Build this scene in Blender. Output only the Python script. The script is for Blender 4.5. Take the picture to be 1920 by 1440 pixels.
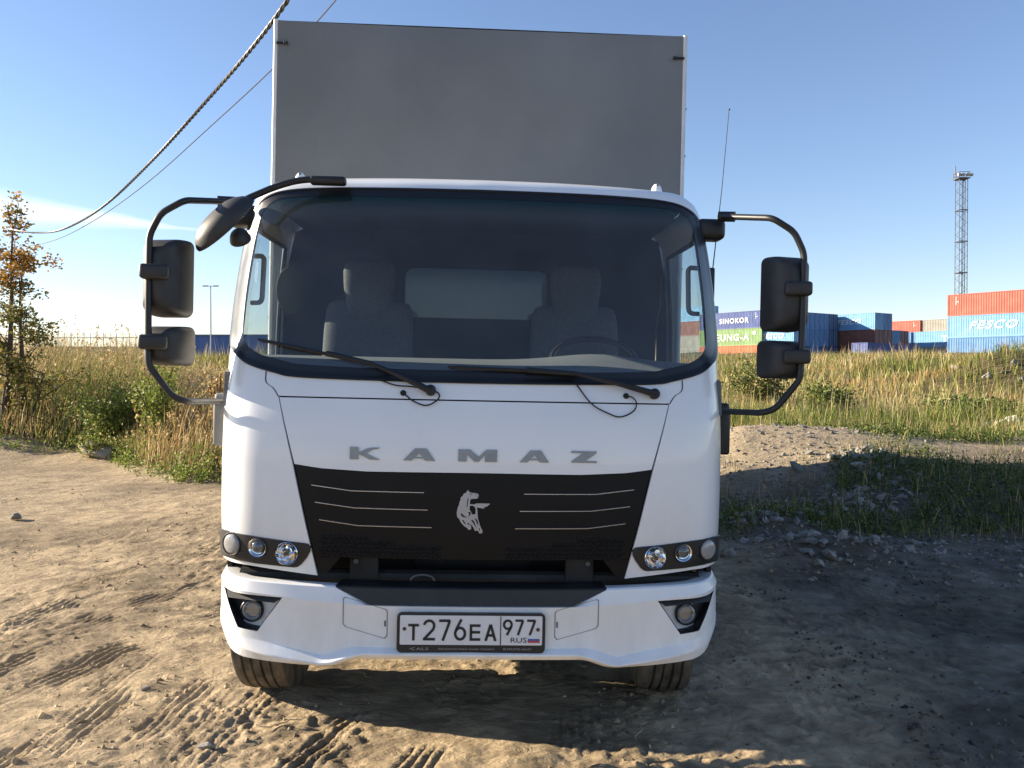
import bpy, bmesh, math, random
import numpy as np
from mathutils import Vector, Matrix
from mathutils.geometry import tessellate_polygon

for o in list(bpy.data.objects):
    bpy.data.objects.remove(o)
SC = bpy.context.scene
COL = SC.collection
RNG = np.random.default_rng(7)
random.seed(7)
R = math.radians

# ------------------------------------------------------------------ camera
CAM_H = 1.55
cam_d = bpy.data.cameras.new('camera')
cam = bpy.data.objects.new('camera', cam_d)
COL.objects.link(cam)
cam.location = (0, 0, CAM_H)
cam.rotation_euler = (R(90) - math.atan(20 / 1571.0), 0, 0)
cam_d.sensor_width = 36
cam_d.lens = 36 * 1571.0 / 1920.0
cam_d.clip_start = 0.05
cam_d.clip_end = 6000
SC.camera = cam

# ------------------------------------------------------------------ sky and sun
SUN_EL = R(19.0)
SUN_AZ = R(-79.5)            # from +Y towards +X: the sun stands to the left, a little behind the truck
w = bpy.data.worlds.new('World')
SC.world = w
w.use_nodes = True
nt = w.node_tree
nt.nodes.clear()
def wn(t, **k):
    n = nt.nodes.new(t)
    for a, b in k.items():
        setattr(n, a, b)
    return n
def wmath(op, a, b=None, c=None, clamp=False):
    n = wn('ShaderNodeMath', operation=op, use_clamp=clamp)
    for i, v in enumerate((a, b, c)):
        if v is None:
            continue
        if isinstance(v, (int, float)):
            n.inputs[i].default_value = v
        else:
            nt.links.new(v, n.inputs[i])
    return n.outputs[0]
sky = wn('ShaderNodeTexSky', sky_type='NISHITA', sun_disc=False)
sky.sun_elevation = SUN_EL
sky.sun_rotation = SUN_AZ
sky.altitude = 0
sky.air_density = 1.0
sky.dust_density = 0.08
sky.ozone_density = 4.0
tc = wn('ShaderNodeTexCoord')
sep = wn('ShaderNodeSeparateXYZ')
nt.links.new(tc.outputs['Generated'], sep.inputs[0])
yy = wmath('MAXIMUM', sep.outputs[1], 0.05)
u_ = wmath('DIVIDE', sep.outputs[0], yy)
v_ = wmath('DIVIDE', sep.outputs[2], yy)
# one long thin cirrus streak low on the left
vc = wmath('MULTIPLY_ADD', wmath('ADD', u_, 0.61), -0.11, 0.196)
th = wmath('MAXIMUM', wmath('MULTIPLY_ADD', wmath('ADD', u_, 0.61), -0.115, 0.0265), 0.0022)
noi = wn('ShaderNodeTexNoise')
noi.inputs['Scale'].default_value = 7.0
noi.inputs['Detail'].default_value = 6
mp = wn('ShaderNodeMapping')
mp.inputs['Scale'].default_value = (1.0, 1.0, 5.0)
nt.links.new(tc.outputs['Generated'], mp.inputs[0])
nt.links.new(mp.outputs[0], noi.inputs[0])
nz = noi.outputs[0]
vd = wmath('ADD', wmath('SUBTRACT', v_, vc), wmath('MULTIPLY', wmath('SUBTRACT', nz, 0.5), 0.022))
dd = wmath('DIVIDE', wmath('ABSOLUTE', vd), th)
m1 = wmath('SUBTRACT', 1.15, dd, clamp=True)
m1 = wmath('MULTIPLY', m1, 1.25, clamp=True)
fr = wmath('MULTIPLY', wmath('SUBTRACT', -0.33, u_), 8.0, clamp=True)
fl = wmath('MULTIPLY', wmath('ADD', u_, 1.9), 2.0, clamp=True)
inf = wmath('MULTIPLY', sep.outputs[1], 20.0, clamp=True)
mask = wmath('MULTIPLY', wmath('MULTIPLY', m1, fr), wmath('MULTIPLY', fl, inf))
mask = wmath('MULTIPLY', mask, wmath('MULTIPLY_ADD', nz, 0.8, 0.45), clamp=True)
mask = wmath('MULTIPLY', mask, 0.85)
mix = wn('ShaderNodeMix', data_type='RGBA')
nt.links.new(mask, mix.inputs['Factor'])
tint = wn('ShaderNodeMix', data_type='RGBA', blend_type='MULTIPLY')
tint.inputs['Factor'].default_value = 1
tint.inputs['B'].default_value = (1.25, 1.045, 1.0, 1)      # white balance of the whole sky
nt.links.new(sky.outputs[0], tint.inputs['A'])
nt.links.new(tint.outputs['Result'], mix.inputs['A'])
mix.inputs['B'].default_value = (5.6, 5.9, 6.2, 1)
bg = wn('ShaderNodeBackground')
bg.inputs['Strength'].default_value = 0.075
nt.links.new(mix.outputs['Result'], bg.inputs['Color'])
wo = wn('ShaderNodeOutputWorld')
nt.links.new(bg.outputs[0], wo.inputs[0])

sun_d = bpy.data.lights.new('sun', 'SUN')
sun_d.energy = 5.0
sun_d.angle = R(0.55)
sun_d.color = (1.0, 0.86, 0.66)
sun = bpy.data.objects.new('sun', sun_d)
COL.objects.link(sun)
SUNV = Vector((math.sin(SUN_AZ) * math.cos(SUN_EL), math.cos(SUN_AZ) * math.cos(SUN_EL), math.sin(SUN_EL)))
sun.rotation_euler = SUNV.to_track_quat('Z', 'Y').to_euler()
sun.location = (-30, 5, 20)

SC.view_settings.view_transform = 'Standard'
SC.view_settings.look = 'None'
SC.view_settings.gamma = 1
SC.view_settings.use_curve_mapping = False
SC.view_settings.exposure = 1.50
SC.cycles.use_denoising = True
SC.cycles.max_bounces = 8
SC.cycles.transparent_max_bounces = 24
SC.cycles.caustics_reflective = False
SC.cycles.caustics_refractive = False
SC.cycles.sample_clamp_indirect = 6

# ------------------------------------------------------------------ material helpers
def mat(name, color, rough=0.5, metal=0.0, coat=0.0, spec=0.5, noise=None, bump=None, col_attr=None, trans=0.0, obj_rand=0.0, coat_rough=0.05):
    """noise=(scale, dark_factor, detail) mottles the colour, bump=(scale, strength, distance) gives fine relief"""
    m = bpy.data.materials.new(name)
    m.use_nodes = True
    t = m.node_tree
    b = t.nodes['Principled BSDF']
    b.inputs['Base Color'].default_value = (*color, 1)
    b.inputs['Roughness'].default_value = rough
    b.inputs['Metallic'].default_value = metal
    b.inputs['Coat Weight'].default_value = coat
    b.inputs['Coat Roughness'].default_value = coat_rough
    b.inputs['Specular IOR Level'].default_value = spec
    co = t.nodes.new('ShaderNodeTexCoord')
    src = None
    if col_attr:
        a = t.nodes.new('ShaderNodeAttribute')
        a.attribute_name = col_attr
        src = a.outputs['Color']
    if noise:
        n = t.nodes.new('ShaderNodeTexNoise')
        n.inputs['Scale'].default_value = noise[0]
        n.inputs['Detail'].default_value = noise[2] if len(noise) > 2 else 5
        t.links.new(co.outputs['Object'], n.inputs['Vector'])
        rp = t.nodes.new('ShaderNodeMapRange')
        rp.inputs['From Min'].default_value = 0.35
        rp.inputs['From Max'].default_value = 0.68
        rp.inputs['To Min'].default_value = noise[1]
        rp.inputs['To Max'].default_value = 1.0
        t.links.new(n.outputs[0], rp.inputs['Value'])
        mx = t.nodes.new('ShaderNodeMix')
        mx.data_type = 'RGBA'
        mx.blend_type = 'MULTIPLY'
        mx.inputs['Factor'].default_value = 1
        if src:
            t.links.new(src, mx.inputs['A'])
        else:
            mx.inputs['A'].default_value = (*color, 1)
        t.links.new(rp.outputs[0], mx.inputs['B'])
        src = mx.outputs['Result']
        r2 = t.nodes.new('ShaderNodeMapRange')
        r2.inputs['To Min'].default_value = min(1, rough * 1.35)
        r2.inputs['To Max'].default_value = rough * 0.8
        t.links.new(n.outputs[0], r2.inputs['Value'])
        t.links.new(r2.outputs[0], b.inputs['Roughness'])
    if obj_rand:
        oi = t.nodes.new('ShaderNodeObjectInfo')
        hs = t.nodes.new('ShaderNodeHueSaturation')
        r3 = t.nodes.new('ShaderNodeMapRange')
        r3.inputs['To Min'].default_value = 1 - obj_rand
        r3.inputs['To Max'].default_value = 1 + obj_rand
        t.links.new(oi.outputs['Random'], r3.inputs['Value'])
        t.links.new(r3.outputs[0], hs.inputs['Value'])
        if src:
            t.links.new(src, hs.inputs['Color'])
        else:
            hs.inputs['Color'].default_value = (*color, 1)
        src = hs.outputs[0]
    if src:
        t.links.new(src, b.inputs['Base Color'])
    if bump:
        n = t.nodes.new('ShaderNodeTexNoise')
        n.inputs['Scale'].default_value = bump[0]
        n.inputs['Detail'].default_value = 6
        t.links.new(co.outputs['Object'], n.inputs['Vector'])
        bp = t.nodes.new('ShaderNodeBump')
        bp.inputs['Strength'].default_value = bump[1]
        bp.inputs['Distance'].default_value = bump[2]
        t.links.new(n.outputs[0], bp.inputs['Height'])
        t.links.new(bp.outputs[0], b.inputs['Normal'])
    if trans:
        # thin leaf: part of the light goes through
        tr = t.nodes.new('ShaderNodeBsdfTranslucent')
        if src:
            t.links.new(src, tr.inputs['Color'])
        else:
            tr.inputs['Color'].default_value = (*color, 1)
        ms = t.nodes.new('ShaderNodeMixShader')
        ms.inputs[0].default_value = trans
        t.links.new(b.outputs[0], ms.inputs[1])
        t.links.new(tr.outputs[0], ms.inputs[2])
        t.links.new(ms.outputs[0], t.nodes['Material Output'].inputs['Surface'])
    return m

def glass_mat(name, tint, band=None, ior=1.5, rough=0.0, band_z=(2.14, 2.27), dust=0.0):
    m = bpy.data.materials.new(name)
    m.use_nodes = True
    t = m.node_tree
    t.nodes.remove(t.nodes['Principled BSDF'])
    tr = t.nodes.new('ShaderNodeBsdfTransparent')
    tr.inputs[0].default_value = (*tint, 1)
    if band:
        co = t.nodes.new('ShaderNodeTexCoord')
        sp = t.nodes.new('ShaderNodeSeparateXYZ')
        t.links.new(co.outputs['Object'], sp.inputs[0])
        mr = t.nodes.new('ShaderNodeMapRange')
        mr.interpolation_type = 'SMOOTHSTEP'
        mr.inputs['From Min'].default_value = band_z[0]
        mr.inputs['From Max'].default_value = band_z[1]
        t.links.new(sp.outputs[2], mr.inputs['Value'])
        mx = t.nodes.new('ShaderNodeMix')
        mx.data_type = 'RGBA'
        mx.inputs['A'].default_value = (*tint, 1)
        mx.inputs['B'].default_value = (*band, 1)
        t.links.new(mr.outputs[0], mx.inputs['Factor'])
        t.links.new(mx.outputs['Result'], tr.inputs[0])
    gl = t.nodes.new('ShaderNodeBsdfGlossy')
    gl.inputs['Roughness'].default_value = rough
    gl.inputs['Color'].default_value = (0.95, 0.97, 1, 1)
    fr = t.nodes.new('ShaderNodeFresnel')
    geo = t.nodes.new('ShaderNodeNewGeometry')
    mi = t.nodes.new('ShaderNodeMapRange')       # a thin pane has no inside: same reflectance from both faces
    mi.inputs['To Min'].default_value = ior
    mi.inputs['To Max'].default_value = 1 / ior
    t.links.new(geo.outputs['Backfacing'], mi.inputs['Value'])
    t.links.new(mi.outputs[0], fr.inputs[0])
    ms = t.nodes.new('ShaderNodeMixShader')
    t.links.new(fr.outputs[0], ms.inputs[0])
    clear = tr.outputs[0]
    if dust:
        df = t.nodes.new('ShaderNodeBsdfDiffuse')
        df.inputs[0].default_value = (.50, .53, .57, 1)
        md = t.nodes.new('ShaderNodeMixShader')
        cn = t.nodes.new('ShaderNodeTexCoord')
        dn = t.nodes.new('ShaderNodeTexNoise'); dn.inputs['Scale'].default_value = 3.2; dn.inputs['Detail'].default_value = 9; dn.inputs['Roughness'].default_value = .7
        t.links.new(cn.outputs['Object'], dn.inputs[0])
        dr = t.nodes.new('ShaderNodeMapRange')
        dr.inputs['From Min'].default_value, dr.inputs['From Max'].default_value = .3, .75
        dr.inputs['To Min'].default_value, dr.inputs['To Max'].default_value = dust * .6, dust * 1.5
        t.links.new(dn.outputs[0], dr.inputs['Value'])
        fac = dr.outputs[0]
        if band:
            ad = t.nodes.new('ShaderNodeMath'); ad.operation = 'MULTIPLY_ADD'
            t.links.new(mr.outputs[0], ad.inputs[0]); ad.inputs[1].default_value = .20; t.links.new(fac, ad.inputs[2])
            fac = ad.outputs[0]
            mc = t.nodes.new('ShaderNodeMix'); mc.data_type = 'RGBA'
            mc.inputs['A'].default_value = (.50, .53, .57, 1); mc.inputs['B'].default_value = (.015, .085, .095, 1)  # teal diffuse colour stands in for light caught in the tint band
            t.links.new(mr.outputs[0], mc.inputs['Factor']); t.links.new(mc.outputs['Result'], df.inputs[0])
        t.links.new(fac, md.inputs[0])
        t.links.new(clear, md.inputs[1])
        t.links.new(df.outputs[0], md.inputs[2])
        clear = md.outputs[0]
    t.links.new(clear, ms.inputs[1])
    t.links.new(gl.outputs[0], ms.inputs[2])
    t.links.new(ms.outputs[0], t.nodes['Material Output'].inputs['Surface'])
    return m

# ------------------------------------------------------------------ mesh helpers
def link(name, me, m=None, parent=None, sharp=35):
    o = bpy.data.objects.new(name, me)
    COL.objects.link(o)
    if m is not None and len(me.materials) == 0:
        me.materials.append(m)
    if parent is not None:
        o.parent = parent
    if sharp is not None and len(me.polygons):
        me.polygons.foreach_set('use_smooth', [True] * len(me.polygons))
        me.set_sharp_from_angle(angle=R(sharp))
    return o

def mesh(name, verts, faces, m=None, parent=None, sharp=35):
    me = bpy.data.meshes.new(name)
    me.from_pydata([tuple(v) for v in verts], [], [tuple(f) for f in faces])
    me.update()
    return link(name, me, m, parent, sharp)

def bm_obj(name, bm, m=None, parent=None, sharp=35):
    me = bpy.data.meshes.new(name)
    bm.to_mesh(me)
    bm.free()
    return link(name, me, m, parent, sharp)

def tris_mesh(name, V, T, cols=None, m=None, parent=None, sharp=None):
    me = bpy.data.meshes.new(name)
    V = np.asarray(V, np.float32)
    T = np.asarray(T, np.int32)
    me.vertices.add(len(V))
    me.vertices.foreach_set('co', V.ravel())
    me.loops.add(T.size)
    me.loops.foreach_set('vertex_index', T.ravel())
    k = T.shape[1]
    me.polygons.add(len(T))
    me.polygons.foreach_set('loop_start', np.arange(0, T.size, k, dtype=np.int32))
    me.polygons.foreach_set('loop_total', np.full(len(T), k, np.int32))
    if cols is not None:
        a = me.attributes.new('Col', 'FLOAT_COLOR', 'POINT')
        c4 = np.ones((len(V), 4), np.float32)
        c4[:, :3] = cols
        a.data.foreach_set('color', c4.ravel())
    me.update(calc_edges=True)
    return link(name, me, m, parent, sharp)

def empty(name, loc=(0, 0, 0), rot=(0, 0, 0), parent=None):
    o = bpy.data.objects.new(name, None)
    COL.objects.link(o)
    o.location = loc
    o.rotation_euler = rot
    o.empty_display_size = 0.2
    if parent is not None:
        o.parent = parent
    return o

def tag(o, label=None, cat=None, group=None, kind=None):
    if label: o['label'] = label
    if cat: o['category'] = cat
    if group: o['group'] = group
    if kind: o['kind'] = kind
    return o

def copy_tree(o, parent=None):
    c = o.copy()
    COL.objects.link(c)
    c.parent = parent
    for ch in list(o.children):
        copy_tree(ch, c)
    return c

def grid(P, close_u=False, close_v=False, flip=False):
    """P: (nu, nv, 3) array -> verts, quads"""
    P = np.asarray(P, float)
    nu, nv = P.shape[:2]
    F = []
    for i in range(nu if close_u else nu - 1):
        for j in range(nv if close_v else nv - 1):
            a, b = i * nv + j, ((i + 1) % nu) * nv + j
            c, d = ((i + 1) % nu) * nv + (j + 1) % nv, i * nv + (j + 1) % nv
            F.append((a, d, c, b) if flip else (a, b, c, d))
    return P.reshape(-1, 3), F

def join(parts):
    V, F, n = [], [], 0
    for v, f in parts:
        V += [tuple(p) for p in v]
        F += [tuple(i + n for i in q) for q in f]
        n += len(v)
    return V, F

def box(c, s, rotz=0, bevel=0):
    bm = bmesh.new()
    bmesh.ops.create_cube(bm, size=1)
    for v in bm.verts:
        v.co = Vector((v.co.x * s[0], v.co.y * s[1], v.co.z * s[2]))
    if bevel:
        bmesh.ops.bevel(bm, geom=bm.edges[:], offset=bevel, segments=3, affect='EDGES', profile=0.5)
    if rotz:
        bmesh.ops.rotate(bm, verts=bm.verts, cent=(0, 0, 0), matrix=Matrix.Rotation(rotz, 3, 'Z'))
    bmesh.ops.translate(bm, verts=bm.verts, vec=c)
    bm.verts.index_update()
    r = [tuple(v.co) for v in bm.verts], [tuple(v.index for v in f.verts) for f in bm.faces]
    bm.free()
    return r

def bez_fillet(pts, r=0.05, n=6):
    pts = [Vector(p) for p in pts]
    out = [pts[0]]
    for i in range(1, len(pts) - 1):
        a, b, c = pts[i - 1], pts[i], pts[i + 1]
        d1, d2 = (a - b), (c - b)
        k = min(r, d1.length * 0.48, d2.length * 0.48)
        p, q = b + d1.normalized() * k, b + d2.normalized() * k
        for t in np.linspace(0, 1, n):
            out.append(p * (1 - t) ** 2 + b * 2 * t * (1 - t) + q * t * t)
    out.append(pts[-1])
    return out

def spline(pts, n=8):
    """Catmull-Rom through the points"""
    p = [np.array(q, float) for q in pts]
    p = [2 * p[0] - p[1]] + p + [2 * p[-1] - p[-2]]
    out = []
    for i in range(1, len(p) - 2):
        for t in np.linspace(0, 1, n, endpoint=False):
            a, b, c, d = p[i - 1], p[i], p[i + 1], p[i + 2]
            out.append(0.5 * (2 * b + (c - a) * t + (2 * a - 5 * b + 4 * c - d) * t * t + (3 * b - a - 3 * c + d) * t ** 3))
    out.append(p[-2])
    return [Vector(q) for q in out]

def tube(pts, rad, n=10, cap=True):
    pts = [Vector(p) for p in pts]
    rads = rad if hasattr(rad, '__len__') else [rad] * len(pts)
    V, F = [], []
    up = None
    for i, p in enumerate(pts):
        t = (pts[min(i + 1, len(pts) - 1)] - pts[max(i - 1, 0)]).normalized()
        if up is None:
            up = Vector((0, 0, 1)) if abs(t.z) < 0.9 else Vector((1, 0, 0))
        a = t.cross(up)
        if a.length < 1e-6:
            a = t.orthogonal()
        a.normalize()
        b = a.cross(t).normalized()
        up = b
        for k in range(n):
            an = 2 * math.pi * k / n
            V.append(p + (a * math.cos(an) + b * math.sin(an)) * rads[i])
    m = len(pts)
    for i in range(m - 1):
        for k in range(n):
            F.append((i * n + k, i * n + (k + 1) % n, (i + 1) * n + (k + 1) % n, (i + 1) * n + k))
    if cap:
        F.append(tuple(range(n))[::-1])
        F.append(tuple((m - 1) * n + k for k in range(n)))
    return V, F

def lathe(profile, n=32, origin=(0, 0, 0), axis=(0, -1, 0), capend=True):
    """profile [(r, h)]: h runs along the axis"""
    ax = Vector(axis).normalized()
    a = ax.orthogonal().normalized()
    b = ax.cross(a)
    o = Vector(origin)
    V, F = [], []
    for r, h in profile:
        for k in range(n):
            t = 2 * math.pi * k / n
            V.append(o + ax * h + (a * math.cos(t) + b * math.sin(t)) * r)
    m = len(profile)
    for i in range(m - 1):
        for k in range(n):
            F.append((i * n + k, i * n + (k + 1) % n, (i + 1) * n + (k + 1) % n, (i + 1) * n + k))
    if capend:
        if profile[-1][0] > 1e-5:
            F.append(tuple((m - 1) * n + k for k in range(n)))
    return V, F

def smooth_fn(pts):
    a = np.array(pts, float)
    x, y = a.T
    h = np.diff(x)
    d = np.diff(y) / h
    m = np.zeros(len(x))
    m[0], m[-1] = d[0], d[-1]
    for i in range(1, len(x) - 1):
        if d[i - 1] * d[i] > 0:
            w1, w2 = 2 * h[i] + h[i - 1], h[i] + 2 * h[i - 1]
            m[i] = (w1 + w2) / (w1 / d[i - 1] + w2 / d[i])
    def f(q):
        q = np.clip(q, x[0], x[-1])
        i = np.clip(np.searchsorted(x, q) - 1, 0, len(x) - 2)
        t = (q - x[i]) / h[i]
        return (2*t**3-3*t**2+1)*y[i]+(t**3-2*t**2+t)*h[i]*m[i]+(-2*t**3+3*t**2)*y[i+1]+(t**3-t**2)*h[i]*m[i+1]
    return f

def poly_fill(outer, holes=()):
    """2D polygons -> (points, triangles)"""
    loops = [[Vector((p[0], p[1], 0)) for p in outer]] + [[Vector((p[0], p[1], 0)) for p in h] for h in holes]
    t = tessellate_polygon(loops)
    pts = [p for l in loops for p in l]
    return [(p.x, p.y) for p in pts], [tuple(q) for q in t]

def slab(outer, holes, place, depth, inward):
    """flat cut-out with thickness: place(x, z) gives the front point, inward the direction of the depth"""
    pts, tr = poly_fill(outer, holes)
    d = Vector(inward) * depth
    fr = [Vector(place(*p)) for p in pts]
    n = len(pts)
    V = fr + [p + d for p in fr]
    F = []
    for t in tr:
        F.append(t)
    k = 0
    for l in [outer] + list(holes):
        m = len(l)
        for i in range(m):
            a, b = k + i, k + (i + 1) % m
            F.append((a, b, b + n, a + n))
        k += m
    return V, F

def fix_normals(o):
    bm = bmesh.new()
    bm.from_mesh(o.data)
    bmesh.ops.recalc_face_normals(bm, faces=bm.faces)
    bm.to_mesh(o.data)
    bm.free()

def text_mesh(body, height, width=None, bold=0.0, shear=0.0):
    """flat lettering in x (right) / y (up), lower left at the origin, as verts and faces"""
    c = bpy.data.curves.new('lettering', 'FONT')
    c.body = body
    c.size = 1
    c.offset = bold
    c.shear = shear
    c.space_character = 1.18 if bold else 1.0
    c.resolution_u = 3
    o = bpy.data.objects.new('lettering', c)
    COL.objects.link(o)
    dg = bpy.context.evaluated_depsgraph_get()
    me = o.evaluated_get(dg).to_mesh()
    V = np.array([v.co[:] for v in me.vertices])
    F = [tuple(p.vertices) for p in me.polygons]
    o.evaluated_get(dg).to_mesh_clear()
    bpy.data.objects.remove(o)
    V -= V.min(0)
    s = height / V[:, 1].max()
    V[:, 1] *= s
    V[:, 0] *= (width / V[:, 0].max()) if width else s
    return V, F

# ------------------------------------------------------------------ value noise
_tab = np.random.default_rng(3).random((256, 256))
def vnoise(x, y, seed=0):
    x = np.asarray(x, float) + seed * 17.3
    y = np.asarray(y, float) + seed * 9.1
    ix, iy = np.floor(x).astype(int), np.floor(y).astype(int)
    fx, fy = x - ix, y - iy
    fx, fy = fx * fx * (3 - 2 * fx), fy * fy * (3 - 2 * fy)
    g = lambda i, j: _tab[i & 255, j & 255]
    return (g(ix, iy) * (1 - fx) + g(ix + 1, iy) * fx) * (1 - fy) + (g(ix, iy + 1) * (1 - fx) + g(ix + 1, iy + 1) * fx) * fy
def fbm(x, y, oct=4, seed=0):
    s, a, t = 0, 1, 0
    for k in range(oct):
        s = s + a * (vnoise(x * 2 ** k, y * 2 ** k, seed + k) - 0.5)
        t += a
        a *= 0.5
    return s / t
def sstep(a, b, x):
    t = np.clip((np.asarray(x, float) - a) / (b - a), 0, 1)
    return t * t * (3 - 2 * t)

# ------------------------------------------------------------------ terrain
def veg_edge(x):
    """how far away the bare track gives way to weeds on the left"""
    return np.interp(x, [-40, -12, -9, -7, -5.6, -4.4, -3.0, -1.0], [17, 15.6, 14.8, 14.6, 12.4, 11.4, 11.2, 13])
TRACKS = [  # x0, y0, x1, y1, width, strength : tyre prints in the dust
    (-1.92, 3.1, -1.80, 4.9, 0.22, 1.0), (-1.60, 2.9, -1.36, 5.6, 0.20, 0.7), (-2.75, 3.6, -2.42, 4.75, 0.24, 1.0),
    (-2.42, 3.6, -2.10, 4.7, 0.22, 1.0), (-1.02, 2.9, -0.72, 3.9, 0.24, 1.0), (-0.50, 2.9, -0.30, 3.5, 0.2, 0.8),
    (-1.30, 2.9, -1.15, 4.1, 0.20, 0.6), (-2.15, 4.9, -1.55, 6.2, 0.24, 0.8), (-3.3, 3.4, -2.9, 5.6, 0.25, 0.7),
    (-2.05, 3.0, -1.98, 4.3, 0.14, 0.8), (-1.45, 3.0, -1.30, 4.6, 0.16, 0.8), (-2.6, 5.0, -2.0, 7.0, .24, .9), (-0.85, 3.0, -0.62, 3.75, .18, .9), (-3.1, 5.6, -2.2, 8.0, .25, .8),
    (0.25, 2.9, 0.32, 4.0, 0.22, 0.5), (-1.7, 5.2, -1.2, 6.6, 0.2, 0.7)]
def terrain(x, y, fine=True):
    x = np.asarray(x, float)
    y = np.asarray(y, float)
    z = -0.0214 * (np.clip(x, -3, 3) + 0.163) * (1 - sstep(12, 22, y))
    right = sstep(1.5, 3.4, x)
    yb = veg_edge(x)
    left = 1 - sstep(-2.2, -1.0, x)
    lo_, hi_ = np.interp(x, [2, 6.5], [9.2, 7.2]), np.interp(x, [2, 6.5], [13.0, 11.3])
    k_ = np.clip((y - lo_) / (hi_ - lo_), 0, 1)
    z = z + 0.52 * right * k_ * k_ * (3 - 2 * k_) + 0.5 * left * sstep(yb - 0.4, yb + 3.0, y)
    mid = (1 - right) * (1 - left)
    z = z + 0.5 * mid * sstep(13, 17, y)
    z = z + 1.42 * sstep(14, 40, y) + (1.15 + 0.18 * sstep(-5, 15, x)) * sstep(40, 75, y)
    def g(cx, cy, rx, ry, h):
        return h * np.exp(-((x - cx) / rx) ** 2 - ((y - cy) / ry) ** 2)
    z = z + g(4.3, 12.3, 1.7, 0.8, 0.28) + g(3.1, 12.4, 0.9, 0.7, 0.10) + g(8.6, 12.6, 2.6, 0.9, 0.16)
    z = z + g(4.6, 10.6, 0.8, 0.6, 0.16) + g(2.65, 8.7, 0.6, 0.35, 0.14) + g(2.9, 7.55, 0.6, 0.4, 0.12) + g(3.85, 9.35, .7, .4, .10) + g(5.4, 9.6, 1.6, 0.8, 0.12)
    z = z + g(14.9, 25.0, 1.7, 1.6, 1.05) + g(17.5, 26.0, 2.0, 1.6, 0.9)
    z = z + g(-9.8, 15.2, 1.6, 0.9, 0.35) + g(-7.2, 14.4, 0.8, 0.4, 0.12)
    far = sstep(12, 40, y)
    z = z + fbm(x * 0.35, y * 0.35, 3, 5) * (0.10 + 0.35 * far) * sstep(1.8, 4.5, np.hypot(x + 0.1, (y - 7) * 0.35) )
    if fine:
        near = 1 - sstep(9, 16, y)
        z = z + fbm(x * 2.2, y * 2.2, 4, 11) * 0.045 * near
        # streaky crust, stretched across the view
        z = z + fbm(x * 6 + 3 * fbm(x, y, 2, 3), y * 9, 3, 21) * 0.030 * near
        rough = .25 + sstep(-0.10, 0.12, fbm(x * 1.1, y * 1.1, 3, 31))
        nn = 1 - sstep(6.5, 11, y)
        z = z + rough * (np.abs(fbm((x * .83 + y * .56) * 13 + 2.5 * fbm(x * 4, y * 4, 2, 45), (y * .83 - x * .56) * 14 + 2.5 * fbm(x * 4, y * 4, 2, 46), 3, 41)) * 0.044 - 0.005) * nn
        for (x0, y0, x1, y1, wd, st) in TRACKS:
            L = math.hypot(x1 - x0, y1 - y0)
            tx, ty = (x1 - x0) / L, (y1 - y0) / L
            a = (x - x0) * tx + (y - y0) * ty
            d = (x - x0) * ty - (y - y0) * tx + 0.02 * np.sin(a * 2.1 + x0)
            mk = np.clip((wd / 2 - np.abs(d)) / 0.012, 0, 1) * sstep(0, 0.15, a) * (1 - sstep(L - 0.15, L, a))
            br = sstep(-0.14, 0.08, fbm(x * 3.2 + x0 * 5, y * 1.6, 3, 51))
            z = z + mk * br * st * (-0.006 + 0.0075 * np.cos(2 * math.pi * d / 0.043) * (.6 + .8 * vnoise(x * 5, y * 3, 53)))
            lug = np.clip((np.abs(d) - wd / 2 + 0.03) / 0.02, 0, 1) * mk
            z = z + lug * br * st * 0.004 * np.sign(np.sin(a * 2 * math.pi / 0.07))
    return z

def axis_pts(a, b, step, gr_lo, gr_hi, lo, hi):
    mid = list(np.arange(a, b, step))
    up, s, p = [], step, mid[-1]
    while p < hi:
        s *= gr_hi
        p += s
        up.append(p)
    dn, s, p = [], step, mid[0]
    while p > lo:
        s *= gr_lo
        p -= s
        dn.append(p)
    return np.array(dn[::-1] + mid + up)
gx = axis_pts(-3.4, 2.9, 0.0135, 1.045, 1.045, -2500, 2500)
gy = axis_pts(2.85, 5.4, 0.017, 1.12, 1.028, -400, 3500)
GX, GY = np.meshgrid(gx, gy, indexing='ij')
GZ = terrain(GX, GY)
TV = np.stack([GX, GY, GZ], -1).reshape(-1, 3)
nx_, ny_ = len(gx), len(gy)
ii, jj = np.meshgrid(np.arange(nx_ - 1), np.arange(ny_ - 1), indexing='ij')
a_ = (ii * ny_ + jj).ravel()
TF = np.stack([a_, a_ + ny_, a_ + ny_ + 1, a_ + 1], -1)
# soil colours: pale sandy dust on the track, crushed stone on the right painted darker for the truck's shade, dark humus under the weeds
SAND = np.array([0.47, 0.365, 0.235])
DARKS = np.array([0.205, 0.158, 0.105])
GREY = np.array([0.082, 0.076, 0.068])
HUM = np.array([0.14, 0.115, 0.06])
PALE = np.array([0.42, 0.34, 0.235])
X_, Y_ = TV[:, 0], TV[:, 1]
k1 = sstep(-0.02, 0.2, fbm(X_ * 0.9, Y_ * 0.9, 4, 61))[:, None]
TC = SAND * (1 - k1 * 0.65) + DARKS * k1 * 0.65
k1 = sstep(0.0, 0.22, fbm(X_ * 5, Y_ * 8, 4, 66))[:, None] * 0.6
TC = TC * (1 - k1) + DARKS * k1
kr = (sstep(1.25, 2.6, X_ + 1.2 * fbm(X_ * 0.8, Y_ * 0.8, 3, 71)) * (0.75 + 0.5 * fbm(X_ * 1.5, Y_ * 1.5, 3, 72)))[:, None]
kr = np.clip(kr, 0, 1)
gm_ = (np.exp(1.6 * fbm(X_ * 2.3, Y_ * 2.3, 4, 171)) * np.exp(1.1 * fbm(X_ * 9, Y_ * 12, 3, 172)))[:, None]
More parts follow.
